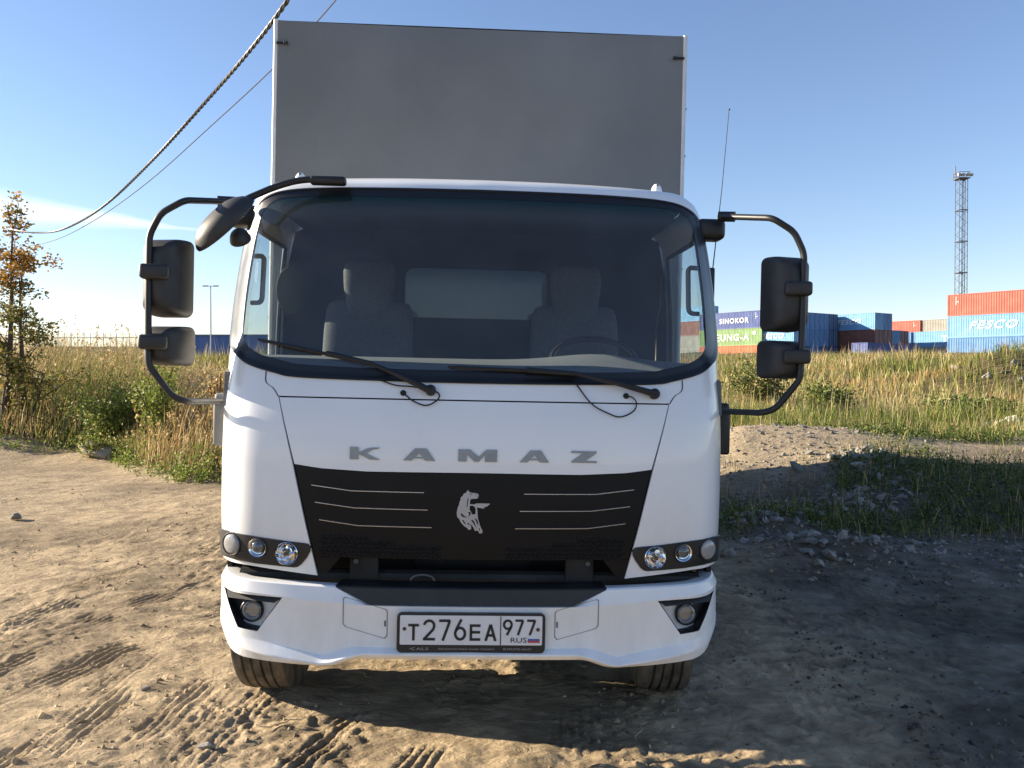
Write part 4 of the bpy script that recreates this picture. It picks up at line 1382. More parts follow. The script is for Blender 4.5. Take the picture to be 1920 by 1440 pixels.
# engine bay seen through the slot under the grille
bay = empty('engine_bay', (0, 0, 0), parent=truck)
mesh('radiator', *box((0, .42, .85), (1.0, .06, .5)), M_DARK, bay)
mesh('dark_backing_plate', *box((0, .52, .80), (1.98, .04, .62)), M_DARK, bay)  # added dark plate, keeps daylight from showing through the bay
for s in (-1, 1):
    mesh('dark_side_closer', *box((s * .97, .42, .80), (.02, .22, .40)), M_DARK, bay)  # added closers, hide the sunlit ground beyond the bay sides
v, f = join([box((s * .42, .22, .80), (.05, .20, .14), bevel=.005) for s in (-1, 1)])
for s in (-1, 1):
    mesh('bracket', *box((s * .42, .20, .79), (.11, .05, .13), bevel=.006), M_STEEL, bay)
    mesh('bracket_bolt', *lathe([(.011, 0), (.010, .006), (.0003, .007)], 8, (s * .45, .172, .815), (0, -1, 0)), M_GREYP, bay)
mesh('cross_beam', *tube([(-.9, .22, .745), (.9, .22, .745)], .03, 10), M_STEEL, bay)
mesh('front_beam', *box((0, .30, .66), (1.7, .10, .14), bevel=.01), M_STEEL, bay)
mesh('loop_hook', *tube([Vector((-.19 + .045 * math.cos(a), .12, .755 + .022 * math.sin(a))) for a in np.linspace(0, math.pi, 12)], .004, 6), M_GREYP, bay)
mesh('fan_shroud', *lathe([(.25, 0), (.25, .04), (.05, .05), (.0003, .05)], 24, (0, .39, .85), (0, -1, 0)), M_DARK, bay)

# ---------------------------------------------------------------- chassis, wheels
for s in (-1, 1):
    mesh('frame_rail', *box((s * .37, 4.35, .70), (.07, 7.7, .20), bevel=.006), M_STEEL, truck)
mesh('front_axle', *tube([(-.85, 1.1, .40), (-.6, 1.1, .33), (.6, 1.1, .33), (.85, 1.1, .40)], .06, 10), M_STEEL, truck)
mesh('rear_axle', *join([tube([(-.85, 6.1, .40), (.85, 6.1, .40)], .08, 10), lathe([(.1, -.15), (.2, -.06), (.2, .06), (.1, .15)], 16, (0, 6.1, .42), (0, -1, 0))]), M_STEEL, truck)
mesh('engine_sump', *box((0, 1.2, .62), (.55, 1.1, .36), bevel=.05), M_DARK, truck)
def tyre_prof(w2, r, rim):
    p = [(rim, -w2 * .78), (rim + .03, -w2 * .9), (r * .82, -w2 * 1.0), (r * .92, -w2 * .99), (r * .972, -w2 * .93), (r * .985, -w2 * .86)]
    for g_ in (-.52, -.18, .18, .52):
        p += [(r * .995, (g_ - .055) * w2), (r * .965, (g_ - .035) * w2), (r * .965, (g_ + .035) * w2), (r * .995, (g_ + .055) * w2)]
    p += [(r * .985, w2 * .86), (r * .972, w2 * .93), (r * .92, w2 * .99), (r * .82, w2), (rim + .03, w2 * .9), (rim, w2 * .78)]
    return p
def wheel(x, y, steer=0, r=.395, w2=.122):
    wh = empty('wheel', (x, y, r - .004), (0, 0, steer), parent=truck)
    ty = mesh('tyre', *lathe(tyre_prof(w2, r, .222), 64, (0, 0, 0), (1, 0, 0), capend=False), M_RUBBER, wh, sharp=28)
    fix_normals(ty)
    sg = 1 if x > 0 else -1
    rp = [(.224, -.095), (.222, -.06), (.205, -.02), (.20, .06), (.17, .085), (.11, .07), (.09, .10), (.06, .12), (.0003, .12)]
    rm = mesh('rim', *lathe(rp, 40, (0, 0, 0), (sg, 0, 0)), mat('rim_grey', (.32, .33, .34), rough=.45, metal=.3) if 'rim_grey' not in bpy.data.materials else bpy.data.materials['rim_grey'], wh)
    rp2 = [(.222, .095), (.21, .0), (.2, -.08), (.0003, -.085)]
    mesh('rim_back', *lathe(rp2, 24, (0, 0, 0), (sg, 0, 0)), M_STEEL, wh)
    return wh
wheel(-.945, 1.1, R(-4)); wheel(.945, 1.1, R(-4))
for s in (-1, 1):
    wheel(s * .98, 6.1); wheel(s * .70, 6.1)
    fl_ = [(s * .95, 1.1 + .47 * math.cos(a), .41 + .47 * math.sin(a)) for a in np.linspace(R(20), R(165), 18)]
    A = np.array([[(s * (.70 + k * .36), p[1], p[2]) for k in (0, 1)] for p in fl_])
    v, f = grid(A)
    mesh('mudguard', v, f, M_BLACK, truck)
    A = np.array([[(s * (.62 + k * .56), 6.1 + .50 * math.cos(a), .42 + .50 * math.sin(a)) for k in (0, 1)] for a in np.linspace(R(10), R(170), 14)])
    v, f = grid(A)
    mesh('mudguard', v, f, M_BLACK, truck)
    for z in (.48, .68, .86):
        mesh('side_guard_rail', *box((s * 1.16, 4.3, z), (.03, 2.5, .10), bevel=.006), M_GREYP, truck)
        mesh('side_guard_rail', *box((s * 1.16, 7.45, z), (.03, 1.5, .10), bevel=.006), M_GREYP, truck)
mesh('fuel_tank', *box((.75, 3.3, .62), (.62, 1.3, .56), bevel=.08), M_STEEL, truck)
mesh('battery_box', *box((-.78, 3.0, .62), (.55, .9, .5), bevel=.03), M_STEEL, truck)
mesh('tool_box', *box((-.80, 4.6, .60), (.5, 1.1, .5), bevel=.03), M_STEEL, truck)
mesh('spare_carrier', *box((0, 7.7, .62), (1.0, .9, .25), bevel=.08), M_STEEL, truck)
mesh('step_sun_block', *box((-.96, 2.02, .66), (.22, .98, .46), bevel=.02), M_BLACK, truck)  # step lengthened to block low sun passing under the truck
mesh('air_intake', *box((.96, 2.02, .70), (.22, .98, .55), bevel=.02), M_BLACK, truck)

# ---------------------------------------------------------------- tarpaulin body
cb = empty('cargo_body', (0, 0, 0), parent=truck)
BX, BY0, BY1, BZ0, BZ1 = 1.2, 1.85, 8.35, 1.02, 3.572
A = []
for x in np.linspace(-BX + .012, BX - .012, 60):
    row = []
    for z in np.linspace(BZ0, BZ1, 60):
        u2, v2 = x / BX, (z - BZ0) / (BZ1 - BZ0)
        edge = (1 - abs(u2) ** 6) * (1 - abs(2 * v2 - 1) ** 8)
        belly = -.018 * edge + .010 * edge * float(fbm(x * 1.3, z * 1.5, 3, 91))
        zt_ = z
        if v2 > .9:
            zt_ = z - .010 * (v2 - .9) / .1 * math.sin(math.pi * (u2 + 1) / 2) ** .5
        row.append((x, BY0 + belly, zt_))
    A.append(row)
v, f = grid(np.array(A))
ft = mesh('front_sheet', v, f, M_TARP, cb, sharp=60)
fix_normals(ft)
for s in (-1, 1):
    A = []
    for y in np.linspace(BY0 + .02, BY1, 60):
        A.append([(s * (BX + .006 + .006 * math.sin((y - BY0) / .62 * math.pi) ** 2 * (1 if 1.1 < z < 3.5 else .2)), y, z) for z in np.linspace(BZ0, BZ1 - .004, 24)])
    v, f = grid(np.array(A))
    sh_ = mesh('side_sheet', v, f, M_TARP, cb, sharp=60)
    post = tube([(s * (BX - .002), BY0 + .006, BZ0 - .02), (s * (BX - .002), BY0 + .006, BZ1 + .002)], .0135, 12)
    mesh('corner_profile', *post, M_ALU, cb)
    for k, z in enumerate((3.15, 2.87, 2.55, 2.2, 1.85, 1.5, 1.15)):
        mesh('side_hook', *box((s * (BX + .014), BY0 + .03, z), (.012, .018, .012), bevel=.002), M_STEEL, cb)
    # strap with a buckle near the upper corner
    mesh('strap', *box((s * 1.16, BY0 - .012, 3.436), (.062, .008, .012), bevel=.002), M_GAP, cb)
    mesh('buckle', *box((s * 1.135, BY0 - .018, 3.4345), (.026, .010, .017), bevel=.003), M_STEEL, cb)
A = []
for y in np.linspace(BY0, BY1, 50):
    A.append([(x, y, BZ1 - .003 + (.05 * (1 - (x / BX) ** 2) - .02 * abs(math.sin((y - BY0) / .9 * math.pi)) * (1 - (x / BX) ** 2)) * min(1, (y - BY0) / .8)) for x in np.linspace(-BX - .008, BX + .008, 20)])
v, f = grid(np.array(A))
mesh('roof_sheet', v, f, M_TARP, cb, sharp=60)
mesh('rear_sheet', *box((0, BY1 + .01, (BZ0 + BZ1) / 2 - .02), (2 * BX, .02, BZ1 - BZ0 - .04)), M_TARP, cb)
mesh('load_floor', *box((0, (BY0 + BY1) / 2, .96), (2.4, BY1 - BY0, .11)), M_STEEL, cb)
mesh('underrun_bar', *box((0, 8.25, .5), (2.3, .1, .12), bevel=.01), M_STEEL, truck)

# ------------------------------------------------------------------ container yard
YARD = 3.22
CL, CW, CH = 12.19, 2.44, 2.60
def corr_mesh(L, H):
    """trapezoid corrugation in x, sheet in the x-z plane facing -y"""
    n = int(L / .278)
    xs2, ys2 = [], []
    for i in range(n):
        b = i * L / n
        p = L / n
        xs2 += [b, b + p * .26, b + p * .5, b + p * .76]
        ys2 += [.0, .0, .036, .036]
    xs2.append(L); ys2.append(0.0)
    return grid(np.array([[(x, y, 0), (x, y, H)] for x, y in zip(xs2, ys2)]))
def me_of(name, vf, sharp=None):
    me = bpy.data.meshes.new(name)
    me.from_pydata([tuple(q) for q in vf[0]], [], [tuple(q) for q in vf[1]])
    me.materials.append(None)
    me.update()
    return me
SIDE_ME = me_of('corrugated_side', corr_mesh(CL - .24, CH - .22))
fr_parts = []
for x in (.06, CL - .06):
    for y in (.06, CW - .06):
        fr_parts.append(box((x, y, CH / 2), (.12, .12, CH)))
for y in (.03, CW - .03):
    fr_parts += [box((CL / 2, y, .07), (CL - .24, .06, .14)), box((CL / 2, y, CH - .04), (CL - .24, .06, .08))]
for x in (.04, CL - .04):
    fr_parts += [box((x, CW / 2, .07), (.08, CW - .24, .14)), box((x, CW / 2, CH - .05), (.08, CW - .24, .10))]
FRAME_ME = me_of('frame', join(fr_parts))
ROOF_ME = me_of('roof', box((CL / 2, CW / 2, CH - .03), (CL - .1, CW - .1, .02)))
DOOR_ME = me_of('door', join([box((0, 0, 0), (.04, CW / 2 - .15, CH - .26))] + [box((.022, 0, z), (.015, CW / 2 - .25, .04)) for z in (-.75, -.25, .25, .75)]))
BAR_ME = me_of('lock_bar', tube([(0, 0, -CH / 2 + .12), (0, 0, CH / 2 - .12)], .022, 6))
BACK_ME = me_of('end_wall', box((0, 0, 0), (.03, CW - .24, CH - .24)))
M_BAR = mat('lock_bar_metal', (.35, .37, .4), rough=.5, metal=.3)
M_CTXT = mat('container_lettering', (.75, .74, .70), rough=.6)
CMAT = {}
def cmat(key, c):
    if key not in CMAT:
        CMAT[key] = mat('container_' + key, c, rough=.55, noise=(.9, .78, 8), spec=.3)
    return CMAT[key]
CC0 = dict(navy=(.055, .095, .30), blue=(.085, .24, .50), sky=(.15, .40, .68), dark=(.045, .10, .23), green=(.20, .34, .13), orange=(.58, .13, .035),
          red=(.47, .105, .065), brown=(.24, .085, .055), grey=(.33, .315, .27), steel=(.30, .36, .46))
CC = {k_: tuple(c_ * .86 + .14 * (sum(v_) / 3 + .05) for c_ in v_) for k_, v_ in CC0.items()}  # paints mixed towards grey in place of distance haze
def inst(name, me, m, parent, loc=(0, 0, 0), rot=(0, 0, 0)):
    o = bpy.data.objects.new(name, me)
    COL.objects.link(o)
    o.parent = parent
    o.location = loc
    o.rotation_euler = rot
    o.material_slots[0].link = 'OBJECT'
    o.material_slots[0].material = m
    return o
U = Vector((math.cos(R(54)), -math.sin(R(54)), 0))     # along a container towards its doors
Vv = Vector((math.sin(R(54)), math.cos(R(54)), 0))     # across the rows
def container(corner, tier, color, label, text=None, turn=0.0, group='shipping containers stacked in the yard'):
    """corner: ground point of the post between the near long side and the door end"""
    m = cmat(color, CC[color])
    rot = R(-54) + turn
    dx = Vector((math.cos(rot), math.sin(rot), 0))
    org = Vector((corner[0], corner[1], YARD + tier * (CH + .02))) - dx * CL
    c = empty('shipping_container', org, (0, 0, rot))
    tag(c, label, 'container', group)
    inst('side_panel', SIDE_ME, m, c, (.12, .03, .13))
    inst('side_panel', SIDE_ME, m, c, (CL - .12, CW - .03, .13), (0, 0, math.pi))
    inst('frame', FRAME_ME, m, c)
    inst('roof_sheet', ROOF_ME, m, c)
    inst('end_wall', BACK_ME, m, c, (.06, CW / 2, CH / 2))
    for k, y in enumerate((CW / 4 + .03, CW * 3 / 4 - .03)):
        d = inst('door', DOOR_ME, m, c, (CL - .06, y, CH / 2))
        for q in (-.22, .22):
            inst('lock_bar', BAR_ME, M_BAR, d, (.045, q, 0))
    if text:
        for (body, x0, z0, h, wdt, bold, sh) in text:
            V, F = text_mesh(body, h, wdt, bold, sh)
            pts = [(x0 + a, -.012, z0 + b) for a, b, _ in V]
            mesh('lettering', pts, F, M_CTXT, c, sharp=None)
    return c
def vert_code(x): return [('I\nI\nH\nI', x, 1.35, .95, .32, .02, 0)]
pt = lambda a, n=0: (a[0] + Vv.x * n, a[1] + Vv.y * n)
# nearest stack, cut by the right edge of the picture
a = (60.1, 92.1)
container(a, 0, 'blue', 'blue container at the bottom of the stack by the right edge, half behind grass')
container(a, 1, 'sky', 'light blue container with large white lettering under the long red one',
          [('FESCO', 2.6, .95, .95, 5.4, .014, .30)])
container(a, 2, 'red', 'long red container topmost of the stack by the right edge', vert_code(1.0))
# stack beside the cab, two lettered sides
a = (37.5, 126.0)
container(a, 0, 'orange', 'orange container under the green one, lowest beside the cab')
container(a, 1, 'green', 'green container with cream lettering under the navy one beside the cab',
          [('HEUNG-A', 2.3, .75, 1.05, 7.6, .012, 0), ('I', 10.6, 1.6, .5, .5, 0, 0)])
container(a, 2, 'navy', 'navy blue container with white lettering topmost beside the cab',
          [('SINOKOR', 4.2, .85, .80, 5.6, .018, 0)] + vert_code(11.1))
a = (41.0, 122.0)
container(a, 0, 'blue', 'blue container low behind the right mirror, next to the orange one')
container(a, 1, 'sky', 'light blue container behind the right mirrors, beside the green one', [('FESCO', 6.6, .9, .75, 3.9, .014, .3)])
# four columns showing their doors, three high
cols = ['first', 'second', 'third', 'last']
rows_n = ['bottom', 'middle', 'top']
for k in range(4):
    for t in range(3):
        c_ = [['dark', 'blue', 'blue'], ['blue', 'blue', 'blue'], ['dark', 'blue', 'blue'], ['dark', 'dark', 'dark']][k][t]
        container((44.6 + 2.02 * k, 129.6 + 1.47 * k), t, c_, f'shaded blue container end, {rows_n[t]} of the {cols[k]} door column right of the mirror', group='blue containers with doors towards the camera')
# two columns with a lettered blue box on top
a = (56.7, 131.0)
container(a, 0, 'brown', 'dark brown container at the bottom under the white-lettered blue one')
container(a, 1, 'brown', 'brown container half in shadow right under the white-lettered blue one')
container(a, 2, 'sky', 'light blue container with white lettering on top of brown ones', [('FESCO', 5.6, .9, .8, 4.2, .014, .30)])
b_ = pt(a, 2.5)
container(b_, 0, 'brown', 'brown container end at the bottom beside the lettered blue stack')
container(b_, 1, 'brown', 'brown container end in the middle beside the lettered blue stack')
container(b_, 2, 'blue', 'blue container end on top beside the lettered blue one')
b_ = pt(a, 5.0)
container(b_, 0, 'dark', 'dark blue container end, lower of the two-high column')
container(b_, 1, 'blue', 'blue container end, upper of the two-high column')
b_ = pt(a, 7.5)
container(b_, 0, 'brown', 'lower dark brown container end right of the two-high blue column')
container(b_, 1, 'brown', 'upper dark brown container end right of the two-high blue column')
# single box turned across, its pale end to the sun
container((47.77, 117.97), 0, 'navy', 'single dark navy container turned crosswise with its short end in the sun', turn=R(-90))
# row towards the mast
far_end = Vector((67.1, 140.0, 0))
a = (far_end.x + U.x * CL, far_end.y + U.y * CL)
container(a, 0, 'grey', 'pale grey container low in the grass with white lettering')
container(a, 1, 'sky', 'light blue container marked with three white capitals beside the long red stack', [('TAL', 4.6, .85, 1.0, 3.6, .014, 0)])
b_ = (far_end.x - U.x * .5, far_end.y - U.y * .5)
container(b_, 0, 'blue', 'lower blue container between the brown ends and the grey one')
container(b_, 1, 'blue', 'upper blue container between the brown ends and the lettered light blue one')
a = (73.0, 150.0)
container(a, 0, 'brown', 'brown container at the bottom of the red row behind the yard')
container(a, 1, 'blue', 'blue container under the short red one at the back')
container(a, 2, 'red', 'red container at the back between the blue stack and the grey one', vert_code(11.0))
b_ = (73.3 + U.x * CL, 149.6 + U.y * CL)
container(b_, 0, 'blue', 'blue container at the bottom under the beige grey one at the back')
container(b_, 1, 'grey', 'grey container in the middle under the beige grey one at the back')
container(b_, 2, 'grey', 'beige grey container on top left of the long red one')
# tall stack seen through the cab windows
a = (35.3, 150.0)
container(a, 0, 'grey', 'grey container lowest of the stack seen through the cab window')
container(a, 1, 'grey', 'grey container second from below in the stack seen through the cab window')
container(a, 2, 'brown', 'rust red container seen through the right cab window')
container(a, 3, 'sky', 'light blue container topmost of the stack seen through the right cab window')

# ------------------------------------------------------------------ lattice mast
def lattice_mast(loc, H, w2, label):
    ms = empty('lattice_mast', loc)
    tag(ms, label, 'mast')
    M_ = mat('mast_steel', (.10, .10, .11), rough=.6)
    for sx_ in (-1, 1):
        for sy_ in (-1, 1):
            mesh('leg', *tube([(sx_ * w2, sy_ * w2, 0), (sx_ * w2, sy_ * w2, H)], .075, 6), M_, ms)
    for sx_ in (-1, 1):
        mesh('guide_rail', *tube([(sx_ * w2 * .35, -w2 * 1.0, 0), (sx_ * w2 * .35, -w2 * 1.0, H)], .085, 6), M_, ms)
    nb = 34
    parts = []
    for k in range(nb):
        z0, z1 = H * k / nb, H * (k + 1) / nb
        for ax in range(4):
            c4 = [(-w2, -w2), (w2, -w2), (w2, w2), (-w2, w2)]
            p, q = c4[ax], c4[(ax + 1) % 4]
            parts.append(tube([(*p, z0), (*q, z1)] if k % 2 else [(*q, z0), (*p, z1)], .035, 4, cap=False))
    o = mesh('bracing', *join(parts), M_, ms)
    o['kind'] = 'stuff'
    for k in range(1, 6):
        z = H * k / 6
        for ax in range(4):
            c4 = [(-w2 * 1.06, -w2 * 1.06), (w2 * 1.06, -w2 * 1.06), (w2 * 1.06, w2 * 1.06), (-w2 * 1.06, w2 * 1.06)]
            mesh('ring_beam', *tube([(*c4[ax], z), (*c4[(ax + 1) % 4], z)], .11, 5), M_, ms)
    pf_ = mesh('platform', *box((0, 0, H + .1), (w2 * 2.9, w2 * 2.9, .22)), M_, ms)
    rail = [(sx_ * w2 * 1.35, sy_ * w2 * 1.35) for sx_, sy_ in ((-1, -1), (1, -1), (1, 1), (-1, 1))]
    for z in (H + .8, H + 1.5):
        mesh('handrail', *tube([(*p, z) for p in rail + rail[:1]], .07, 5), M_, pf_)
    for x, y in rail:
        mesh('rail_post', *tube([(x, y, H), (x, y, H + 1.6)], .07, 5), M_, pf_)
    for k, (x, a_) in enumerate(((-1.4, .3), (-.5, 0), (.6, 0), (1.5, -.3))):
        mesh('floodlight', *box((x, -w2 * 1.6, H + .75), (.75, .5, .7), rotz=a_, bevel=.08), mat('flood_grey', (.35, .35, .34), rough=.5) if k == 0 else bpy.data.materials['flood_grey'], ms)
    mesh('lightning_rod', *tube([(-1.4, 0, H), (-1.5, 0, H + 3.2)], .12, 5), M_, ms)
lattice_mast((107.0, 200.0, YARD), 44.5, .95, 'tall dark lattice floodlight mast behind the red container')

# ------------------------------------------------------------------ warehouses, fence, lamp post on the left
def warehouse(x0, x1, y, h, color, label, roofunits, doors, strip=None):
    b = empty('warehouse', ((x0 + x1) / 2, y, YARD - .5))
    tag(b, label, 'building')
    L = x1 - x0
    m = mat('cladding_' + label.split()[0], color, rough=.6, noise=(.3, .9, 4))
    n = int(L / 2.2)
    for k in range(n):
        mesh('wall_panel', *box((-L / 2 + (k + .5) * L / n, .15, h / 2), (L / n - .05, .3, h)), m, b, sharp=None)
    mesh('backing_wall', *box((0, 12, h / 2 - .1), (L - .1, 23.5, h - .25)), m, b, sharp=None)
    mesh('roof', *box((0, 12, h + .08), (L + .4, 24.6, .2)), mat('roof_grey_' + label.split()[0], (.28, .32, .40), rough=.6), b, sharp=None)
    for px_ in roofunits:
        u = mesh('roof_unit', *box((px_, 1.0, h + .9), (1.6, 1.2, 1.1), bevel=.1), M_GREYP, b)
        mesh('unit_leg', *box((px_, 1.0, h + .25), (.3, .3, .4)), M_GREYP, u)
    for px_, w_ in doors:
        mesh('gate', *box((px_, -.06, 2.2), (w_, .12, 4.4)), mat('gate_pale', (.42, .46, .55), rough=.5) if 'gate_pale' not in bpy.data.materials else bpy.data.materials['gate_pale'], b, sharp=None)
    if strip:
        for k in range(strip[2]):
            xx = strip[0] + (strip[1] - strip[0]) * k / strip[2]
            mesh('window', *box((xx, -.04, strip[3]), ((strip[1] - strip[0]) / strip[2] * .7, .08, .9)), mat('pane_dark', (.10, .13, .19), rough=.2) if 'pane_dark' not in bpy.data.materials else bpy.data.materials['pane_dark'], b, sharp=None)
warehouse(-72, -20, 180, 7.0, (.10, .17, .38), 'blue clad warehouse behind the left mirrors', (-24, 1.5 - 1, 11, 22), ((-4.5, 2.4), (-.5, 3.6), (12, 3.6)), (3, 20, 10, 4.3))
warehouse(-118, -80, 205, 5.2, (.34, .38, .47), 'pale grey low warehouse beyond the weeds at far left', (16,), ((0, 4), (10, 4)))
fe = empty('railing_fence', (-66, 110, YARD))
tag(fe, 'thin metal railing fence in front of the warehouses at left', 'fence')
for k in range(34):
    mesh('picket', *tube([(-8 + k * .85, 0, 0), (-8 + k * .85, 0, 3.6 + .15 * (k % 2))], .05, 4), M_GREYP, fe, sharp=None)
for z in (.6, 3.0):
    mesh('rail', *tube([(-8, 0, z), (20.2, 0, z)], .05, 4), M_GREYP, fe, sharp=None)
def lamp_post(loc, H, label):
    lp = empty('lamp_post', loc)
    tag(lp, label, 'lamp post')
    m = mat('lamp_steel', (.34, .35, .37), rough=.5)
    mesh('pole', *tube([(0, 0, 0), (0, 0, H)], [.13, .07], 8), m, lp)
    mesh('cross_arm', *tube([(-.75, 0, H), (.75, 0, H)], .05, 6), m, lp)
    for s in (-1, 1):
        mesh('lamp_head', *box((s * .75, 0, H + .02), (.8, .32, .16), bevel=.05), m, lp)
lamp_post((-43.1, 120, YARD - .3), 11.1, 'slender two-armed lamp post in front of the blue warehouse')

# ------------------------------------------------------------------ overhead cables and their pole
def cable(name, pts, r, strands, label, m):
    p = spline(pts, 24)
    if strands == 1:
        o = mesh(name, *tube(p, r, 6), m, None)
        tag(o, label, 'cable')
        return
    c = empty(name, p[0])
    tag(c, label, 'cable')
    L = 0
    for s in range(strands):
        q, L = [], 0
        ph = 2 * math.pi * s / strands
        fine = []
        for i in range(len(p) - 1):
            for t in np.linspace(0, 1, 10, endpoint=False):
                fine.append(p[i].lerp(p[i + 1], t))
        for i, a in enumerate(fine):
            d = (fine[min(i + 1, len(fine) - 1)] - fine[max(i - 1, 0)]).normalized()
            n1 = d.cross(Vector((0, 0, 1))).normalized()
            n2 = n1.cross(d)
            L += (fine[i] - fine[i - 1]).length if i else 0
            an = ph + L * 2 * math.pi / .30
            q.append(a + (n1 * math.cos(an) + n2 * math.sin(an)) * r * .62 - p[0])
        mesh('strand', *tube(q, r * .60, 6), m, c)
M_CABLE = mat('cable_sheath', (.022, .022, .025), rough=.5)
def at(px, py, Y):
    """a point Y metres out in the direction measured in the survey of the photograph"""
    return ((px - 960) / 1571.0 * Y, Y, CAM_H + (700 - py) / 1571.0 * Y)
cable('power_cable', [at(-60, 402, 17.5), at(20, 430, 16.0), at(80, 437, 14.5), at(130, 427, 13), at(200, 385, 11), at(290, 300, 9), at(400, 180, 7.3), at(480, 87, 6.3), at(545, 0, 5.6), at(640, -150, 4.9)], 0.0135, 3, 'thick twisted overhead power cable rising from the left tree', M_CABLE)
cable('thin_cable', [at(-60, 452, 22.0), at(30, 462, 20), at(100, 452, 18.5), at(180, 413, 16.5), at(280, 342, 14.2), at(400, 236, 12), at(514, 131, 10.2), at(600, 40, 9.2), at(660, -30, 8.5), at(760, -150, 7.6)], .0075, 1, 'thin single overhead wire below the twisted cable', mat('wire_grey', (.05, .05, .055), rough=.5))
pole = empty('utility_pole', (-11.45, 17.6, 0.2))
tag(pole, 'brown wooden utility pole at the left edge behind the tree', 'pole')
mesh('post', *tube([(0, 0, 0), (0, 0, 5.2)], [.11, .085], 10), mat('pole_wood', (.14, .09, .055), rough=.9, noise=(6, .6, 5)), pole)
mesh('insulator', *lathe([(.03, 0), (.05, .03), (.035, .06), (.05, .09), (.0003, .11)], 10, (0.05, -.05, 5.2), (0, 0, 1)), M_STEEL, pole)

# ------------------------------------------------------------------ vegetation
def blades(P, h, wd, lean, az, cols, tipc=0.85, curl=0.35):
    """P (n,3) roots; each blade two bent segments ending in a point"""
    n = len(P)
    d = np.stack([np.cos(az), np.sin(az), np.zeros(n)], -1)
    s = np.stack([-np.sin(az), np.cos(az), np.zeros(n)], -1)
    up = np.array([0, 0, 1.0])
    m1 = P + up * (h * .55)[:, None] + d * (h * lean * .35)[:, None]
    tp = P + up * (h * (1 - curl * lean * .5))[:, None] + d * (h * lean)[:, None]
    w = wd[:, None] * .5
    V = np.stack([P - s * w, P + s * w, m1 + s * w * .8, m1 - s * w * .8, tp], 1).reshape(-1, 3)
    b = np.arange(n)[:, None] * 5
    T = np.concatenate([b + [0, 1, 2], b + [0, 2, 3], b + [3, 2, 4]], 1).reshape(-1, 3)
    C = np.stack([cols * .8, cols * .8, cols, cols, cols * tipc + .02], 1).reshape(-1, 3)
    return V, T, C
def leaves(P, size, cols, rng, up=0.4):
    """diamond leaves at P with random attitude"""
    n = len(P)
    a = rng.normal(size=(n, 3)); a[:, 2] = np.abs(a[:, 2]) * up
    a /= np.linalg.norm(a, axis=1)[:, None]
    r = rng.normal(size=(n, 3))
    b = np.cross(a, r); b /= np.linalg.norm(b, axis=1)[:, None]
    L, W_ = size[:, None], size[:, None] * .38
    V = np.stack([P, P + a * L * .5 + b * W_, P + a * L, P + a * L * .5 - b * W_], 1).reshape(-1, 3)
    k = np.arange(n)[:, None] * 4
    T = np.concatenate([k + [0, 1, 2], k + [0, 2, 3]], 1).reshape(-1, 3)
    C = np.repeat(cols, 4, 0)
    return V, T, C
def merge(L):
    V, T, C, n = [], [], [], 0
    for v, t, c in L:
        V.append(v); T.append(t + n); C.append(c); n += len(v)
    return np.concatenate(V), np.concatenate(T), np.concatenate(C)
STRAW = np.array([.52, .39, .18]); RUSTY = np.array([.37, .22, .10]); OLIVE = np.array([.25, .235, .075]); GREEN = np.array([.115, .16, .03]); LIME = np.array([.23, .28, .055]); DEEP = np.array([.05, .085, .02]); BEIGE = np.array([.58, .48, .29])
def pick(rng, n, pal, wts, jit=.18):
    pal = np.array(pal)
    c = pal[rng.choice(len(pal), n, p=np.array(wts) / sum(wts))]
    return np.clip(c * (1 + rng.normal(size=(n, 1)) * jit), .01, .8)
M_GRASS = mat('grass_blades', (.2, .2, .08), rough=.8, spec=.2, col_attr='Col', trans=.35)
M_LEAF = mat('leaf', (.1, .15, .04), rough=.6, spec=.3, col_attr='Col', trans=.30)
def place(xy):
    return np.stack([xy[:, 0], xy[:, 1], terrain(xy[:, 0], xy[:, 1], fine=True) - .02], -1)
def clumpy(xy, sc, thr, rng, seed, soft=.12):
    k = sstep(thr - soft, thr + soft, fbm(xy[:, 0] * sc, xy[:, 1] * sc, 3, seed))
    return xy[rng.random(len(xy)) < k]

# left bank: tall dry grass and weeds
rng = np.random.default_rng(21)
L = []
xy = np.stack([rng.uniform(-27, -1.9, 86000), rng.uniform(10.8, 25, 86000)], -1)
xy = xy[(xy[:, 1] > veg_edge(xy[:, 0]) + .25) & (xy[:, 0] > -1.15 * xy[:, 1] - .6)]
dep = xy[:, 1] - veg_edge(xy[:, 0])
h = np.clip(.22 + .42 * dep, .2, 1.25) * rng.uniform(.55, 1.25, len(xy)) * (.75 + .9 * (vnoise(xy[:, 0] * .7, xy[:, 1] * .7, 81)))
u2_ = xy[:, 0] / xy[:, 1]
h = h * (1 - .5 * sstep(-.43, -.37, u2_))
h = np.where(u2_ > -.40, np.minimum(h, np.clip(CAM_H + .012 * xy[:, 1] - terrain(xy[:, 0], xy[:, 1], False), .15, 2) * rng.uniform(.7, 1.05, len(xy))), h)
patch = fbm(xy[:, 0] * .35, xy[:, 1] * .35, 3, 83)
c1 = pick(rng, len(xy), [STRAW, RUSTY, OLIVE, BEIGE, np.array([.16,.11,.05])], [4, 3, 2, 2, 2])
c2 = pick(rng, len(xy), [OLIVE, GREEN, LIME, STRAW], [4, 3, 1, 2])
cc = np.where((patch + rng.normal(size=len(xy)) * .08 > .10)[:, None], c2, c1)
ln_, az_ = rng.uniform(.1, .6, len(xy)), rng.normal(.3, 1.3, len(xy))
L.append(blades(place(xy), h, rng.uniform(.008, .018, len(xy)), ln_, az_, cc))
